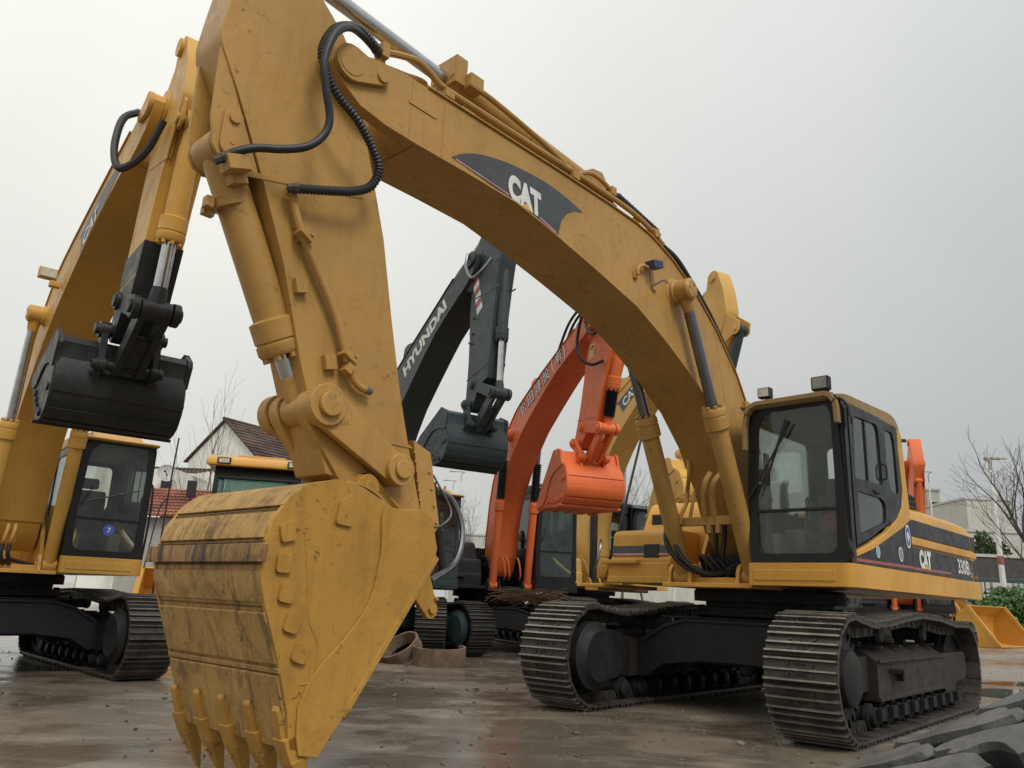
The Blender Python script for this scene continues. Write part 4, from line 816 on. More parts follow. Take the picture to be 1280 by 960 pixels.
for y in (-.5, -.44, -.18, -.1, .52, .58): m.tube([(1.3,y,1.60),(1.31,y,1.48),(1.25,y+.04,1.38),(1.1,y*.5,1.36),(.9,0,1.42)], .026, 8)
m.build('hydraulic_hose', 'hose', E2['root'])
m = MB(); m.tube([(1.2,1.52,1.5),(1.22,1.54,2.1),(1.2,1.53,2.5),(1.1,1.5,2.56)], .016, 8); m.build('handrail', 'hose', E2['root'])

E3 = excavator(dict(x=-2.769, y=16.40, ang=-.995, s=.94, du=.112, N=(4.36,7.14), B=(4.32,4.38), L=(5.02,4.50), phi=R(-96), H=(5.02,6.95), boom='grn', hull='grn', bkt='grn_b', roof='yel2', cab='grn', stripe='grn', boxm='grn', cabz=1.08, und='grn_u', shoe='shoe_d', bcf=.60,
    rod='chrome', rod2='chrome', kb=.86, wb=.62, label='dark green excavator with white lettering on its raised boom'))
right_text(E3, 'HYUNDAI', 'white', (3.45,4.17), (5.35,4.26), .26, bold=.045)
st = E3['st']
for i in range(6):
    m = MB(); m.prism([st(p) for p in [(6.18,4.05-.14*i),(6.38,4.13-.14*i),(6.38,3.99-.14*i),(6.18,3.91-.14*i)]], -.1685, -.1665); m.build('warning_stripe', 'white' if i % 2 else 'red_w', E3['stick']) if False else m.build('warning_stripe', 'white' if i % 2 else 'red', E3['stick'])
m = MB(); n_ = E3['bm'](N0); m.tube([(n_[0]-.1,-.34,n_[1]+.1),(n_[0]+.0,-.42,n_[1]-.2),(n_[0]+.25,-.42,n_[1]-.5),(n_[0]+.5,-.35,n_[1]-.4),(n_[0]+.62,-.25,n_[1]-.2)], .03, 8); m.build('hydraulic_hose', 'chrome_d', E3['boom'])
for t in (.45, .58, .66):
    m = MB(); p = st((6.45-.55*t*1.6, 4.3-2.4*t)); m.box((p[0],-.185,p[1]), (.10,.03,.03), ry=R(20)); m.build('pipe_clamp', 'grn', E3['stick'])

E4 = excavator(dict(x=-.301, y=17.90, ang=-1.18, s=.96, du=-.30, N=(5.2,6.18), B=(4.50,3.88), L=(5.28,4.05), phi=R(-72), H=(5.80,5.80), boom='org', hull='blk', deck='und', boxm='und', bkt='org', cab='blk', roof='blk', cylm='org', bcf=.60, boot=True, bboot=True, shoe='shoe_d',
    rod='chrome_d', kb=.9, wb=.58, wsg='glass_d', cabz=1.25, slim=.74, label='orange excavator with black cab and dark Japanese characters on its boom'))
for i, ch in enumerate('松田建設(有)'):
    if ch in '()': continue
    x0 = 3.05+.40*i if i < 4 else 4.85
    right_text(E4, ch, 'rubber', (x0,4.10+.02*i), (x0+.33,4.12+.02*i), .33, bold=.045); right_text(E4, ch, 'white', (x0+.025,4.125+.02*i), (x0+.305,4.145+.02*i), .28, bold=.008, y=-.2905, name='lettering_fill')
for ch, x0 in (('(',4.70),(')',5.22)): right_text(E4, ch, 'white', (x0,4.17), (x0+.08,4.175), .34, bold=.01, y=-.2905, name='lettering_fill')
st = E4['st']; m = MB(); m.prism([st(p) for p in [(6.12,3.72),(6.30,3.78),(6.24,3.42),(6.06,3.38)]], -.1685, -.1665); lb = m.build('warning_label', 'warn', E4['stick'])
m = MB(); m.prism([st(p) for p in [(6.14,3.62),(6.26,3.66),(6.22,3.72)]], -.170, -.169); m.build('label_mark', 'rubber', lb)
m = MB(); n_ = E4['bm'](N0)
m.tube([(n_[0]-.2,-.3,n_[1]+.35),(n_[0]-.05,-.42,n_[1]+.15),(n_[0]-.25,-.45,n_[1]-.45),(n_[0]-.2,-.42,n_[1]-.8),(n_[0]+.0,-.3,n_[1]-.98),(n_[0]+.3,-.22,n_[1]-.98)], .03, 8)
m.tube([(n_[0]-.15,-.3,n_[1]+.38),(n_[0]+.08,-.4,n_[1]+.1),(n_[0]+.05,-.42,n_[1]-.3),(n_[0]+.3,-.4,n_[1]-.5),(n_[0]+.62,-.25,n_[1]-.25)], .03, 8)
for k in range(3): m.tube([(n_[0]-1.6,-.2+.1*k,n_[1]-.35),(n_[0]-1.1,-.2+.1*k,n_[1]+.15),(n_[0]-.5,-.2+.1*k,n_[1]+.35),(n_[0]-.1,-.2+.1*k,n_[1]+.35)], .028, 8)
m.build('hydraulic_hose', 'hose', E4['boom'])
m = MB()
for y in (-.25, -.15, .1): m.tube([(1.28,y,1.95),(1.38,y,1.85),(1.40,y+.03,1.6),(1.30,y+.05,1.5)], .018, 8)
m.build('hydraulic_pipe', 'org', E4['root'])
m = MB(); m.tube([(.7,-1.42,1.9),(.7,-1.42,3.3),(.62,-1.42,3.35),(.3,-1.42,3.35)], .022, 8); m.tube([(.7,-1.42,2.5),(.2,-1.42,2.5)], .018, 8); m.build('handrail', 'org', E4['root'])

E5 = excavator(dict(stp=.85, x=1.95, y=21.30, ang=-1.09, s=1.10, du=0, N=(4.61,6.64), B=(3.95,3.87), L=(4.65,3.97), phi=R(-62), H=(5.50,6.1), boom='yel5', hull='yel5', bkt='yel5', cab='blk', roof='blk', cylm='rubber', bcylm='grn', bcf=.62,
    rod='chrome', kb=.85, wb=.6, label='pale yellow excavator farthest back, half hidden behind the front excavator\'s curved boom'))
bm = E5['bm']; m = MB(); m.prism([bm(p) for p in [(5.0,4.30),(4.8,4.42),(4.2,4.46),(3.3,4.42),(3.4,4.34),(3.45,4.1),(4.2,4.22)]], -.2885, -.2855); m.build('decal', 'decal', E5['boom']); right_text(E5, 'CAT', 'white', (3.55,4.16), (4.15,4.22), .2, y=-.289)
m = MB(); m.tube([(1.4,-.55,1.6),(1.5,-.5,1.9),(1.45,-.4,2.2),(1.3,-.3,2.3)], .03, 8); m.tube([(1.2,-.2,1.4),(1.4,-.1,1.6),(1.4,0,2.0)], .03, 8); m.build('hydraulic_hose', 'chrome_d', E5['root'])

n6 = at(1143, 590, 23.2); p6 = Vector((n6.x-4.05*math.cos(-1.86), n6.y-4.05*math.sin(-1.86)))
E6 = excavator(dict(x=p6.x, y=p6.y, ang=-1.86, s=.9, du=.1, N=(4.5,5.95), B=(3.9,3.4), L=(4.6,3.55), phi=R(-75), H=(5.1,5.3), boom='org', hull='und', bkt='org', cab='blk', roof='blk', cylm='org', kb=.85, wb=.6, shoe='shoe_d',
    rod='chrome', label='orange excavator behind, only its stick top shows over the big excavator\'s hood'))
st = E6['st']; m = MB(); m.prism([st(p) for p in [(6.55,4.55),(6.85,4.65),(6.75,4.1),(6.45,4.0)]], .1665, .1685); m.build('warning_label', 'warn', E6['stick'])
# ---------------------------------------------------------------- wheel loaders
def loader(x, y, ang, s, label, raised=.0):
    root = empty('wheel_loader', (x, y, 0), ang, s); tag(root, label, 'wheel loader')
    m = MB(); m.prism(rnd([(-2.6,.9,.1),(-2.65,1.7,.2),(-2.3,1.95,.15),(-.9,2.0,.05),(-.9,.75,.05),(-2.3,.75,.1)], .08), -.85, .85); m.build('engine_hood', 'yel_lo', root, .03)
    m = MB(); m.bx(-2.66, -2.2, -1.1, 1.1, .75, 1.25); m.build('counterweight', 'yel_lo', root, .05)
    m = MB(); m.bx(-.9, .55, -.8, .8, .75, 1.25); m.bx(.5, 1.7, -.42, .42, .62, 1.1); m.prism([(.9,1.0),(1.1,1.75),(1.5,1.75),(1.75,1.0)], -.45, .45); m.build('frame', 'yel_lo', root, .02)
    for sx in (-1.45, 1.45):
        for sy in (-1, 1):
            yc = .98*sy; w_ = MB(); w_.rev((sx, yc-.26, .72), (sx, yc+.26, .72), [(0,.42),(.03,.60),(.15,.70),(.5,.72),(.85,.70),(.97,.60),(1,.42)], 36)
            for i in range(26):
                for o_ in (-1, 1): a = 2*PI*(i+(.25 if o_ > 0 else -.25))/26; w_.T = Matrix.Translation((sx, yc+o_*.12, .72)) @ Matrix.Rotation(a, 4, 'Y') @ Matrix.Translation((0, 0, .71)) @ Matrix.Rotation(.5*o_, 4, 'Z'); w_.box((0,0,0), (.075,.25,.05))
            w_.T = None; wh = w_.build('wheel', 'rubber', root)
            r_ = MB(); r_.rev((sx, yc+.2*sy, .72), (sx, yc+.05*sy, .72), [(0,.41),(.2,.40),(.3,.33),(.8,.30),(1,.12)], 28); r_.build('rim', 'yel_lo', wh)
            if sx < 0: f = MB(); f.prism([(sx+.85*math.cos(a), .72+.85*math.sin(a)) for a in (.2,.6,1,1.4,1.8,2.2,2.6)]+[(sx+.81*math.cos(a), .72+.81*math.sin(a)) for a in (2.6,2.2,1.8,1.4,1,.6,.2)], yc-.3, yc+.3); f.build('fender', 'yel_lo', root, .01)
    m = MB(); p = [(-.85,1.25),(-.95,3.12),(.45,3.12),(.62,2.2),(.55,1.25)]
    m.ring(p, rnd([(-.72,1.75),(-.80,3.0),(.33,3.0),(.47,2.2),(.42,1.55)], .1), .72, .78); m.ring(p, rnd([(-.72,1.75),(-.80,3.0),(.33,3.0),(.47,2.2),(.42,1.55)], .1), -.78, -.72)
    for y0, y1 in ((.70,.78),(-.78,-.70)): m.prism([(.42,3.12),(.50,3.12),(.66,2.2),(.60,1.25),(.52,1.25),(.58,2.2)], y0, y1)
    m.bx(-.92, -.86, -.72, .72, 1.25, 1.9); m.bx(.5, .58, -.72, .72, 1.25, 1.6); m.bx(-.9, .56, -.75, .75, 1.22, 1.3); m.bx(-.94, .42, -.74, .74, 3.06, 3.12); m.prism([(.47,2.9),(.55,2.9),(.50,3.12),(.42,3.12)], -.72, .72)
    cb = m.build('cab', 'blk', root, .01)
    m = MB(); m.prism(rnd([(-1.05,3.12,.05),(-1.08,3.24,.1),(-.8,3.34,.2),(.3,3.36,.2),(.72,3.22,.1),(.74,3.10,.04),(.3,3.13,.05)], .05), -.92, .92); m.bx(-.6, .1, -.45, .45, 3.36, 3.41); m.build('cab_roof', 'yel_lo', cb, .05, seg=3)
    m = MB(); m.prism([(.425,3.0),(.445,3.0),(.595,2.2),(.545,1.6),(.525,1.6),(.575,2.2)], -.70, .70); m.bx(-.9, -.885, -.7, .7, 1.9, 3.06)
    for y in (.745, -.755): m.prism(rnd([(-.74,1.72),(-.82,3.02),(.35,3.02),(.49,2.2),(.44,1.52)], .1), y, y+.01)
    m.build('cab_glass', 'glass_g', cb)
    m = MB(); m.box((-.35,0,1.85), (.5,.5,.15)); m.box((-.62,0,2.25), (.14,.48,.75)); m.cyl((.15,0,1.3),(.0,0,1.95),.05,n=10); m.rev((.0,0,1.95),(-.02,0,1.98),[(0,.2),(1,.2)],20); m.build('seat', 'seat', cb, .03)
    for y in (-.62, .62):
        m = MB(); m.box((.70,y,3.19), (.10,.24,.12)); l_ = m.build('work_light', 'rubber', cb, .01); m = MB(); m.box((.752,y,3.19), (.01,.18,.08)); m.build('lens', 'lens', l_)
    for y in (-1, 1): m = MB(); m.tube([(.5,y*.78,1.9),(.8,y*1.05,2.1),(.82,y*1.1,2.5)], .018, 6); m.box((.82,y*1.1,2.62), (.05,.16,.30)); m.build('mirror', 'rubber', cb, .01)
    ax, az = 2.55, .45+raised
    for y in (-.42, .42):
        m = MB(); m.prism(hull2((1.3,1.55),(2.0,1.25),.13,.16)+[], y-.05, y+.05); m.prism(hull2((2.0,1.25),(ax,az),.16,.11), y-.055, y+.055); m.build('lift_arm', 'yel_lo', root, .01)
    m = MB(); m.cyl((1.1,0,1.0),(1.75,0,1.2),.07,n=12); m.cyl((1.4,0,1.75),(2.1,0,1.5),.07,n=12); m.cyl((2.1,0,1.5),(2.55,0,1.15+raised),.04,n=10); m.build('lift_cylinder', 'chrome_d', root)
    pr = [(2.62,.95),(2.50,.6),(2.52,.25),(2.72,.04),(3.75,.0)]; P_ = catmull([(a, b, 0) for a, b in pr], 5); A = [tuple(v[:2]) for v in P_]; I = [(a+.035, b+.03) for a, b in A]
    m = MB(); m.prism([(a, b+raised) for a, b in A+I[::-1]], -1.35, 1.35); m.prism([(2.62,.95+raised),(2.9,1.2+raised),(2.92,1.18+raised),(2.66,.92+raised)], -1.35, 1.35); bk = m.build('bucket', 'yel_lo', root, .004)
    for y0, y1 in ((-1.37,-1.33),(1.33,1.37)): m = MB(); m.prism([(a, b+raised) for a, b in A+[(3.72,.06),(3.2,.75),(2.92,1.2),(2.64,.97)]], y0, y1); m.build('side_plate', 'yel_lo', bk, .004)
    for y0, y1 in ((-1.39,-1.31),(1.31,1.39)): m = MB(); m.prism([(2.94,1.22+raised),(3.76,.05+raised),(3.66,.03+raised),(2.86,1.14+raised)], y0, y1); m.build('edge_bar', 'yel_lo', bk, .004)
    return root
loader(-5.35, 17.3, R(-76), 1.12, 'yellow wheel loader whose cab roof shows behind the front excavator\'s bucket')
loader(17.0, 36.0, R(-52), 1.28, 'yellow wheel loader on the right with its empty bucket lowered on the ground')

# ---------------------------------------------------------------- folded rubber crawler track propped up in the foreground
MT['tread'] = rusty('worn_lug_rubber', (.06,.058,.055), (.17,.165,.155), .6, 0)
MT['carc'] = plain('dark_belt_rubber', (.008,.008,.008), .85); MT['lugside'] = plain('dark_lug_rubber', (.024,.025,.025), .7)
BW, BL, BR_ = .36, 1.15, .19     # belt width, half length of the straight run, end radius
tr = empty('rubber_track', (0,0,0)); tag(tr, 'folded rubber crawler track with worn chunky lugs, propped up at the bottom right corner', 'rubber track')
Pm = Matrix.Rotation(R(-14), 3, 'Z') @ Matrix.Rotation(R(-25), 3, 'Y')
anchor = Vector((.90, 1.70, .862)); tr.location = anchor-Pm @ Vector((-.15, BW/2, BR_+.055)); tr.rotation_euler = Pm.to_euler()
PER = 4*BL+2*PI*BR_
def belt(s_, off):
    s_ %= PER
    if s_ < 2*BL: return (-BL+s_, BR_+off)
    s_ -= 2*BL
    if s_ < PI*BR_: a = s_/BR_; return (BL+(BR_+off)*math.sin(a), (BR_+off)*math.cos(a))
    s_ -= PI*BR_
    if s_ < 2*BL: return (BL-s_, -BR_-off)
    a = (s_-2*BL)/BR_; return (-BL-(BR_+off)*math.sin(a), -(BR_+off)*math.cos(a))
m = MB(); K = 160; vs = []; fs = []
for i in range(K):
    for y, o_ in ((-BW/2,0),(BW/2,0),(BW/2,-.03),(-BW/2,-.03)): x, z = belt(PER*i/K, o_); vs.append((x, y, z))
for i in range(K):
    for j in range(4): fs.append((4*i+j, 4*i+(j+1) % 4, 4*((i+1) % K)+(j+1) % 4, 4*((i+1) % K)+j))
m.add(vs, fs); m.build('belt', 'carc', tr)
PIT = PER/34; m = MB()
def lug(s0, sgn):
    O = [(.00,1.0),(.2,1.0),(.4,1.0),(.6,1.0),(.76,1.0),(.78,.86),(.80,.70),(.86,.58),(.96,.53),(1.08,.54),(1.20,.50),(1.24,.40),(1.16,.34),(1.19,.27),(1.30,.20),(1.30,.06),(1.16,.0),(.96,.03),(.72,.14),(.55,.30),(.40,.42),(.22,.50),(.08,.62),(.01,.80)]
    k = len(O); lo = []; hi = []; tp = []
    for u, w_ in O:
        for L_, off, sh in ((lo, -.005, 1.0), (hi, .046, .985), (tp, .060 if abs(w_) < .9 else .050, .95)):
            uu = .62+(u-.62)*sh; ww = .5+(w_-.5)*sh; x, z = belt(s0+sgn*PIT*uu, off); L_.append((x, sgn*ww*BW/2, z))
    m.mi = 1; m.add(lo+hi, [tuple(range(k))]+[(i, i+k, (i+1) % k+k, (i+1) % k) for i in range(k)])
    m.mi = 0; m.add(hi+tp, [(i, i+k, (i+1) % k+k, (i+1) % k) for i in range(k)]+[tuple(range(k, 2*k))])
for i in range(34): lug(PIT*(i+.1), 1); lug(PIT*(i+1.6), -1)
m.build('tread', ['tread', 'lugside'], tr, 0, smooth=30)
m = MB(); m.box((0,0,.36), (.5,.62,.72)); o = m.build('concrete_block', 'concrete_blk' if 'concrete_blk' in MT else 'rim', None, .02); o.location = (tr.location.x+.80, tr.location.y-.2, 0); tag(o, 'rough block that props up the raised end of the rubber track', 'block')

# ---------------------------------------------------------------- scrap on the ground
def ring_piece(x, y, z, r, h, a0, a1, tilt, label, t=.035):
    m = MB(); n = 28; vs = []; fs = []
    for i in range(n+1):
        a = a0+(a1-a0)*i/n; wob = .004*math.sin(i*1.7)
        for rr in (r+wob, r-t+wob):
            for zz in (-h/2, h/2): vs.append((rr*math.cos(a), rr*math.sin(a), zz))
    for i in range(n):
        o = 4*i; fs += [(o,o+4,o+5,o+1),(o+2,o+3,o+7,o+6),(o+1,o+5,o+7,o+3),(o,o+2,o+6,o+4)]
    fs += [(0,1,3,2),(4*n,4*n+2,4*n+3,4*n+1)]; m.add(vs, fs); o = m.build('rusty_ring', 'rim', None, .006); o.location = (x, y, z); o.rotation_euler = tilt
    return tag(o, label, 'metal ring')
ring_piece(-.98, 13.35, .155, .42, .28, R(-200), R(40), (R(4), 0, R(0)), 'rusty half ring lying flat on the concrete before the dark green excavator')
ring_piece(-1.62, 13.6, .21, .34, .20, 0, 2*PI, (R(24), R(-28), 0), 'tilted rusty ring leaning beside the dark green excavator\'s near track')
m = MB(); rd = random.Random(5)
for i in range(150):
    a = rd.uniform(-.5, .5)+(PI if rd.random() < .3 else 0); L_ = rd.uniform(.25, .6); p = Vector((rd.gauss(0,.20), rd.gauss(0,.16), rd.uniform(0,.14)))
    d = Vector((math.cos(a), math.sin(a)*.7, rd.uniform(-.05,.35)))*L_; r = rd.uniform(.004,.010)
    m.tube([p, p+d*.5+Vector((0,0,rd.uniform(0,.06))), p+d+Vector((0,0,rd.uniform(-.12,.03)))], r, 4, 2)
MT['twig'] = rusty('dry_twigs', (.09,.05,.03), (.22,.13,.08), .9, 0)
o = m.build('brushwood_heap', 'twig'); bp_ = at(662, 748, 15.6); o.location = (bp_.x, 15.6, 1.02); tag(o, 'heap of dry reddish twigs dumped on top of the orange excavator\'s track', 'brushwood')

# grit and small stones scattered over the yard: nobody could count them
m = MB(); rd = random.Random(9)
for i in range(1500):
    Y = 3.2+rd.random()**1.6*16; X = rd.uniform(-.75, .85)*Y
    if rd.random() < .35: X = 3+rd.gauss(0, 2.2); Y = 8+rd.gauss(0, 2.5)
    r = rd.uniform(.004, .016)*(1 if rd.random() < .93 else 2.2); a = rd.uniform(0, PI); m.box((X, Y, r*.4), (r*rd.uniform(1.2,2.4), r*rd.uniform(1,1.8), r*rd.uniform(.7,1.2)), a, rd.uniform(-.5,.5), rd.uniform(-.5,.5))
MT['grit'] = rusty('grit', (.06,.05,.04), (.22,.19,.15), .9, 0); tag(m.build('grit', 'grit'), 'small stones and grit strewn over the wet concrete', 'grit', kind='stuff')

# ---------------------------------------------------------------- bare trees
MT['bark'] = rusty('grey_bark', (.05,.042,.036), (.11,.095,.08), .9, 0)
def bare_tree(x, y, h, label, lean=(0,0), seed=1, depth=5, r0=.14, spread=.55, first=.32, group=None, z=0, thin=1.):
    root = empty('bare_tree', (x, y, z)); tag(root, label, 'tree', group); rd = random.Random(seed); tk = MB(); cr = MB()
    def grow(p, d, L, r, k):
        q = [p]; dd = d.copy(); n = 4
        for i in range(n):
            dd = (dd+Vector((rd.gauss(0,.09), rd.gauss(0,.09), .03))).normalized(); q.append(q[-1]+dd*L/n)
        (tk if k == 0 else cr).tube(q, lambda t: max(.006*thin, r*(1-.42*t)), 6 if k < 2 else 4, 2, caps=False)
        if k >= depth: return
        nb = 3 if k < 2 else rd.choice((2, 3, 3))
        for j in range(nb):
            f = 1. if j == 0 else rd.uniform(.35, .95); b = q[min(n, max(1, int(f*n)))]; ax = dd.orthogonal().normalized(); ax.rotate(Matrix.Rotation(rd.uniform(0, 2*PI), 3, dd))
            nd = (dd+ax*math.tan(spread*rd.uniform(.6,1.35) if j else spread*.35)).normalized(); nd.z += .06; grow(b, nd.normalized(), L*rd.uniform(.62,.82), r*(.62 if j == 0 else .46), k+1)
    grow(Vector((0,0,0)), Vector((lean[0], lean[1], 1)).normalized(), h*first, r0, 0)
    tk.build('trunk', 'bark', root); cr.build('crown', 'bark', root); return root
bare_tree(gx(1350,38), 38, 13.0, 'big leafless tree at the right edge, its branches crossing the white street lamp', (-.50,-.05), 11, 6, .24, .66, .26)
bare_tree(gx(1300,46), 46, 8.5, 'leafless tree at the right edge behind the big one', (-.05,0), 23, 5, .14, .5, .3)
T3 = 'slender leafless tree far behind the row of excavators'
bare_tree(gx(583,58), 58, 10.0, 'slender leafless tree seen between the green and orange excavators\' booms', (.05,0), 31, 6, .10, .5, .3, 'leafless trees behind the yard')
bare_tree(gx(612,64), 64, 9.0, 'leafless tree right behind the orange excavator\'s boom foot', (-.05,0), 37, 5, .10, .5, .3, 'leafless trees behind the yard')
bare_tree(gx(778,60), 60, 12.2, 'tall leafless tree beside the orange bucket, left of the front boom cylinder', (.02,0), 41, 6, .12, .5, .32, 'leafless trees behind the yard')
bare_tree(gx(805,66), 66, 10.5, 'leafless tree seen right beside the front excavator\'s far boom cylinder', (0,0), 47, 6, .11, .5, .3, 'leafless trees behind the yard')
bare_tree(gx(266,38), 38, 7.6, 'thin leafless sapling standing before the white gable wall', (0,0), 53, 4, .06, .30, .55, thin=.7)
bare_tree(gx(1166,80), 80, 11.0, 'leafless tree far back just above the black side of the hood', (0,0), 59, 5, .12, .5, .3, 'leafless trees behind the yard')
m = MB(); p = at(197, 700, 13.0); m.tube([(0,0,0),(.0,0,1.5),(.02,0,2.6),(.05,0,3.4)], .014, 6); m.tube([(0,0,2.4),(-.10,0,2.2),(-.2,0,1.3)], .01, 6); o = m.build('antenna_pole', 'hose'); o.location = (p.x, 13.0, 0); tag(o, 'thin black pole standing between the left cab and the front bucket', 'pole')

# ---------------------------------------------------------------- buildings
def wallmat(name, c, dirt=(.10,.09,.075), k=.5):
    m, nt, out = _nodes(name); L = nt.links.new; b = N(nt, 'ShaderNodeBsdfPrincipled'); L(b.outputs[0], out.inputs[0]); v = coords(nt); vs = coords(nt, (1.2,1.2,.18))
    n1 = noise(nt, v, .7, 7, .65); n2 = noise(nt, vs, 1.6, 7, .7, .3)
    cc = mix(nt, math_(nt, 'MULTIPLY', ramp(nt, n2, .46, .72), k), c, dirt); cc = mix(nt, math_(nt, 'MULTIPLY', ramp(nt, n1, .45, .75), k*.6), cc, tuple(x*.6 for x in c))
    L(cc, b.inputs['Base Color']); b.inputs['Roughness'].default_value = .9; return m
MT['plaster'] = wallmat('weathered_white_plaster', (.80,.78,.72)); MT['concrete'] = wallmat('grey_concrete_wall', (.36,.35,.32), k=.4); MT['concrete_l'] = wallmat('light_concrete', (.50,.49,.45), k=.3); MT['dark_wall'] = wallmat('dark_mossy_wall', (.085,.075,.068), (.03,.03,.025), .7)
def tiles(name, a, b_):
    m, nt, out = _nodes(name); L = nt.links.new; b = N(nt, 'ShaderNodeBsdfPrincipled'); L(b.outputs[0], out.inputs[0]); v = coords(nt)
    n1 = noise(nt, v, 3.2, 6, .75); n2 = noise(nt, v, .8, 4, .6); L(mix(nt, ramp(nt, n2, .4, .65), mix(nt, ramp(nt, n1, .35, .65), a, b_), tuple(x*.6 for x in a)), b.inputs['Base Color']); b.inputs['Roughness'].default_value = .85; return m
MT['tile_d'] = tiles('dark_brown_tiles', (.075,.048,.040), (.16,.10,.08)); MT['tile_r'] = tiles('red_clay_tiles', (.20,.065,.04), (.40,.17,.11))
MT['dark_win'] = plain('dark_window', (.02,.022,.025), .15)
def tile_roof(m, A, B, Cc, D, nu, nv, t=.10):
    """rows of real tile ridges on the quad A(eave left) B(eave right) C(ridge right) D(ridge left)"""
    A, B, Cc, D = map(Vector, (A, B, Cc, D)); nn = (B-A).cross(D-A).normalized()
    if nn.z < 0: nn = -nn
    for j in range(nv):
        v0, v1 = j/nv, (j+1.12)/nv; v1 = min(v1, 1.0)
        vs = []; fs = []; K = nu*4
        for i in range(K+1):
            u = i/K; bump = t*.55*abs(math.sin(PI*u*nu))
            lo = (A.lerp(B, u)).lerp(D.lerp(Cc, u), v0)+nn*(bump+t*.8); hi = (A.lerp(B, u)).lerp(D.lerp(Cc, u), v1)+nn*(bump+.01); lo2 = (A.lerp(B, u)).lerp(D.lerp(Cc, u), v0)+nn*.0
            vs += [lo2, lo, hi]
        for i in range(K): o = 3*i; fs += [(o,o+3,o+4,o+1),(o+1,o+4,o+5,o+2)]
        m.add(vs, fs)
# white gabled house
ri = at(283, 525, 60); psi = R(30); ex_ = Vector((math.cos(psi), -math.sin(psi), 0)); ey_ = Vector((math.sin(psi), math.cos(psi), 0)); W2 = 3.65; ez = ri.z-2.95; LH = 14
hs_ = empty('white_house', (ri.x, ri.y, 0), -psi); tag(hs_, 'white plastered gable house with a weathered dark tiled roof, behind the wheel loader', 'house')
m = MB(); m.prism([(-W2,0),(-W2,ez),(0,ri.z-.12),(W2,ez),(W2,0)], 0, LH); m.build('wall', 'plaster', hs_)
rf = MB(); tile_roof(rf, (W2+.45,-.25,ez-.36+.12), (W2+.45,LH+.25,ez-.36+.12), (0,LH+.25,ri.z), (0,-.25,ri.z), 34, 11); tile_roof(rf, (-W2-.3,LH+.25,ez-.12), (-W2-.3,-.12,ez-.12), (0,-.12,ri.z), (0,LH+.25,ri.z), 34, 11); rf.tube([(0,-.3,ri.z+.08),(0,LH+.3,ri.z+.08)], .13, 8, smooth=False)
rf.prism([(-W2-.3,ez-.16),(-W2-.3,ez-.06),(0,ri.z+.06),(W2+.45,ez-.20),(W2+.45,ez-.34),(0,ri.z-.08)], -.22, -.02)
rf.build('roof', 'tile_d', hs_)
for yy in (3.2, 7.5):
    m = MB(); m.bx(W2-.02, W2+.06, yy, yy+2.2, ez-2.0, ez-.55); wd = m.build('window', 'dark_win', hs_); m = MB()
    for k in range(4): m.bx(W2+.06, W2+.10, yy+k*.7, yy+k*.7+.08, ez-2.0, ez-.55)
    m.build('window_bars', 'plaster', wd)
# low shed with red tiles
a = at(150, 645, 33); b = at(300, 650, 33); zt_ = at(215, 612, 35.5).z; ze_ = at(215, 646, 33).z
sh = empty('tiled_shed', (0,0,0)); tag(sh, 'low grey shed with a red clay tile roof, below the satellite dish', 'shed'); m = MB(); m.bx(a.x, b.x, 33.3, 37.5, 0, ze_-.02); m.build('wall', 'concrete', sh); m = MB(); tile_roof(m, (a.x-.3,32.9,ze_), (b.x+.3,32.9,ze_), (b.x+.3,35.5,zt_), (a.x-.3,35.5,zt_), 30, 9, .09); tile_roof(m, (b.x+.3,38,ze_), (a.x-.3,38,ze_), (a.x-.3,35.5,zt_), (b.x+.3,35.5,zt_), 30, 9, .09); m.build('roof', 'tile_r', sh)
p0 = at(120, 585, 42); p1 = at(222, 587, 42); pz = p1.z
ph = empty('flat_roofed_house', (0,0,0)); tag(ph, 'white house with a parapet and dark lean-to roof at the back left', 'house'); m = MB(); m.bx(p0.x, p1.x, 42, 50, 0, pz); m.build('wall', 'plaster', ph)
m = MB(); tile_roof(m, (p0.x,44,pz+.1), (p1.x+.3,44,pz+.1), (p1.x+.3,47,pz+.75), (p0.x,47,pz+.75), 20, 5, .1); m.build('roof', 'tile_d', ph); m = MB(); m.bx(p1.x-.75, p1.x-.2, 41.97, 42.0, pz-1.5, pz-.55); m.build('window', 'dark_win', ph)
dp = at(208, 593, 41.4); m = MB(); m.rev((0,0,0), (.08,-.16,.06), [(0,.05),(.35,.30),(.7,.42),(1,.47)], 24, caps=False); ds = empty('satellite_dish', (dp.x, dp.y, dp.z)); tag(ds, 'round grey satellite dish on the white parapet', 'satellite dish'); m.build('reflector', 'concrete_l', ds); m = MB(); m.tube([(0,0,0),(.2,-.3,-.1),(.12,-.5,.1)], .02, 6); m.box((.12,-.5,.1), (.08,.1,.08)); m.tube([(0,.02,0),(0,.2,-.1),(0,.4,-.4)], .03, 6); m.build('arm', 'und', ds)
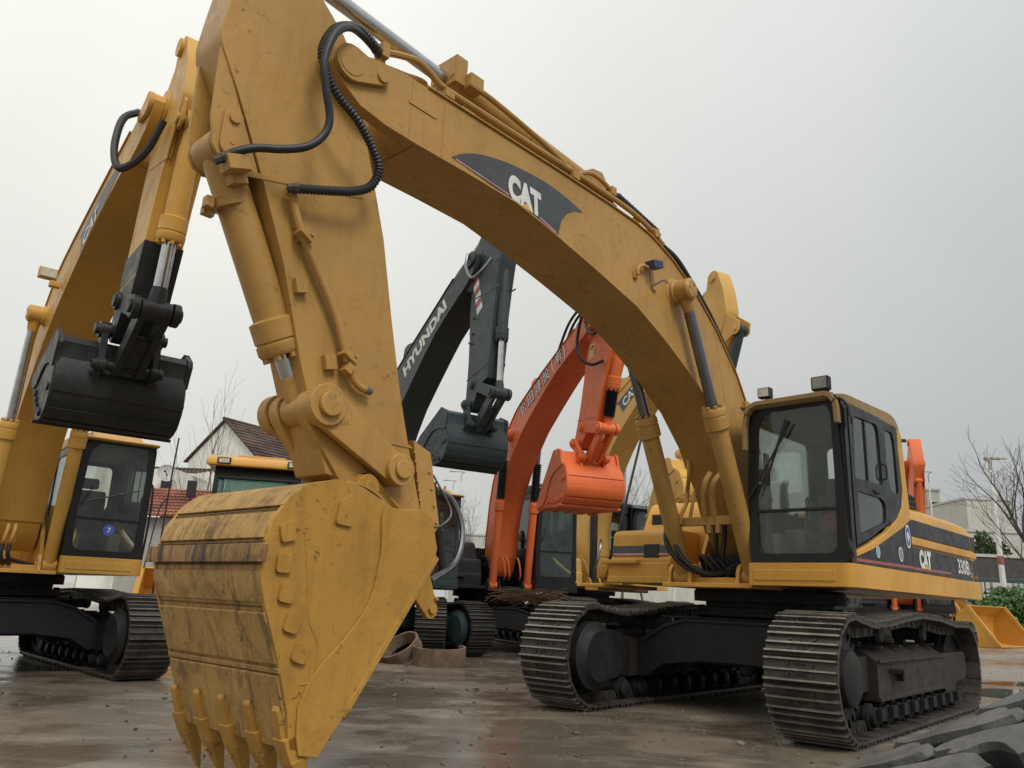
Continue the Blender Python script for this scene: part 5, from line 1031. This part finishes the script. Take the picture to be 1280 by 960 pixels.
# grey blocks, retaining wall, hedge at the right
def block(name, x0, x1, ytop, Y, dep, mat, label, cat, win=None):
    A = at(x0, ytop, Y); B = at(x1, ytop, Y); e = empty(name, (A.x, Y, 0)); tag(e, label, cat); wd = B.x-A.x; m = MB(); m.bx(0, wd, 0, dep, 0, A.z); m.bx(-.15, wd+.15, -.15, dep+.15, A.z, A.z+.25); m.build('wall', mat, e)
    if win:
        nx, nz, z0 = win
        for i in range(nx):
            for j in range(nz): m = MB(); xx = wd*(i+.5)/nx; zz = z0+(A.z-z0-1)*(j+.5)/nz; m.bx(xx-.6, xx+.6, -.03, .0, zz-.7, zz+.7); m.build('window', 'dark_win', e)
    return e
block('office_block', 1158, 1174, 613, 110, 12, 'concrete', 'narrow grey tower block rising right behind the front excavator\'s hood', 'building', (1,5,4))
block('concrete_building', 1207, 1262, 624, 95, 14, 'concrete_l', 'tall pale concrete building behind the leafless tree', 'building')
block('concrete_building', 1150, 1330, 662, 84, 8, 'concrete_l', 'long low pale building with a flat top behind the retaining wall', 'building')
block('warehouse', 560, 905, 668, 120, 20, 'concrete_l', 'long pale warehouse far behind the row of excavators', 'building', (24,1,6))
block('warehouse', 100, 470, 690, 95, 20, 'concrete', 'low grey warehouse far back at the left behind the machines', 'building', (14,1,4))
e = empty('retaining_wall', (0,0,0)); tag(e, 'dark stained retaining wall at the right behind the street lamp', 'wall'); z = at(1250, 697, 62).z; m = MB(); m.bx(gx(1120,62), gx(1500,62), 62, 63, 0, z); m.build('wall', 'dark_wall', e); m = MB(); m.bx(gx(1120,62), gx(1500,62), 61.9, 63.1, z, z+.22); m.build('coping', 'concrete_l', e)
def leaves(name, x0, x1, y0, y1, z0, z1, n, size, mat, seed=1, parent=None):
    rd = random.Random(seed); vs = []; fs = []
    for i in range(n):
        x = rd.uniform(x0, x1); y = rd.uniform(y0, y1); top = z1*(.86+.16*math.sin(x*1.3+seed)+.08*math.sin(x*4.1)); z = z0+(top-z0)*rd.random()**.6
        n_ = Vector((rd.gauss(0,1), rd.gauss(-.5,1), rd.gauss(.6,1))).normalized(); u = n_.orthogonal().normalized(); u.rotate(Matrix.Rotation(rd.uniform(0,6.28), 3, n_)); w_ = n_.cross(u); s_ = size*rd.uniform(.6,1.4); c = Vector((x,y,z)); o = len(vs)
        vs += [c-u*s_, c+w_*s_*.5, c+u*s_, c-w_*s_*.5]; fs.append((o,o+1,o+2,o+3))
    m = MB(); m.v = [tuple(v) for v in vs]; m.f = fs; m.m = [0]*len(fs); return m.build(name, mat, parent)
def leafmat(name, a, b_):
    m, nt, out = _nodes(name); L = nt.links.new; b = N(nt, 'ShaderNodeBsdfPrincipled'); L(b.outputs[0], out.inputs[0]); v = coords(nt); gi = nt.nodes.new('ShaderNodeNewGeometry')
    n1 = noise(nt, v, 2.0, 4, .6); c = mix(nt, ramp(nt, n1, .3, .7), a, b_); c = mix(nt, gi.outputs['Random Per Island'], c, tuple(x*1.6 for x in b_)); L(c, b.inputs['Base Color']); b.inputs['Roughness'].default_value = .6; return m
MT['leaf'] = leafmat('hedge_leaves', (.035,.075,.022), (.075,.14,.04)); MT['leaf_d'] = leafmat('dark_hedge_leaves', (.02,.036,.014), (.04,.065,.024))
hz_ = z; hd_ = leaves('clipped_hedge', gx(1120,63), gx(1420,63), 62.6, 64.4, hz_, hz_+1.5, 9000, .16, 'leaf_d', 3); tag(hd_, 'dark clipped hedge along the top of the retaining wall', 'hedge')
lh = leaves('shrub_bank', gx(1150,50), gx(1420,50), 49.0, 52.5, .25, 2.75, 17000, .14, 'leaf', 5); tag(lh, 'bright green shrubs in front of the retaining wall', 'shrubs', kind='stuff')
m = MB(); v_ = []; nx = 60
for i in range(nx+1):
    x = gx(1150,48)+(gx(1420,48)-gx(1150,48))*i/nx; v_ += [(x,47.2+.3*math.sin(i*.9),.0),(x,48.2,.28+.08*math.sin(i*1.7)),(x,49.5,.42+.06*math.sin(i*2.3)),(x,53,.3)]
m.add(v_, [(4*i+j,4*i+4+j,4*i+5+j,4*i+1+j) for i in range(nx) for j in range(3)]); tag(m.build('soil_bank', 'soil'), kind='structure')
MT['fence_g'] = plain('green_fence_paint', (.03,.13,.085), .5)
fe = empty('green_fence', (0,0,0)); tag(fe, 'thin green railing fence behind the green shrubs', 'fence'); m = MB(); x0, x1 = gx(1150,56), gx(1450,56); zf = at(1250, 724, 56).z
for z in (zf, zf*.55): m.cyl((x0,56,z), (x1,56,z), .035, n=6)
m.build('rail', 'fence_g', fe)
for i in range(8): m = MB(); xx = x0+(x1-x0)*i/7; m.cyl((xx,56,0), (xx,56,zf+.1), .05, n=8); m.build('post', 'fence_g', fe)
for i in range(9):
    m = MB(); xx = gx(1225+14*i, 60); m.bx(xx-.3, xx+.3, 60.2, 60.6, 0, at(1240, 728, 60).z); o = m.build('concrete_post', 'concrete_l', None, .02); tag(o, 'pale concrete post in the row before the dark retaining wall', 'post', 'pale concrete posts along the retaining wall')
def lamp(px, pytop, Y, label, hd=-1, red=False, r=.09, lean=0):
    T = at(px, pytop, Y); e = empty('street_lamp', (T.x+lean, Y, 0)); tag(e, label, 'street lamp'); m = MB(); H_ = T.z
    m.tube([(0,0,0),(-lean*.5,0,H_*.5),(-lean*.9,0,H_*.93)], lambda t: r*(1-.4*t), 10); m.build('pole', 'white', e)
    m = MB(); m.tube([(-lean*.9,0,H_*.93),(-lean+.02,0,H_*.985),(-lean-.3*hd*-1,0,H_),(-lean+hd*-.7,0,H_+.02)], r*.55, 8); m.box((-lean+hd*-.85,0,H_+.02), (.6,.2,.09)); m.build('lamp_head', 'concrete', e, .02)
    if red: m = MB(); zz = at(px+6, 700, Y).z; m.cyl((-lean*.05-(lean*.9)*zz/H_*.5,0,zz-.25),(-lean*.05-(lean*.9)*zz/H_*.5,0,zz+.25), r*1.03, n=12); m.build('red_band', 'red', e)
    return e
lamp(1236, 573, 53, 'tall white street lamp with a red band, in front of the retaining wall', -1, True, .20, .0)
lamp(1160, 590, 70, 'curved street lamp showing just above the front excavator\'s hood', 1, False, .09)
lamp(577, 590, 75, 'small distant street lamp between the green and orange excavators', 1, False, .07)
lamp(567, 601, 88, 'smallest street lamp, left of the other one between the booms', 1, False, .07)
lamp(842, 640, 90, 'distant street lamp glimpsed under the front excavator\'s boom', 1, False, .07)
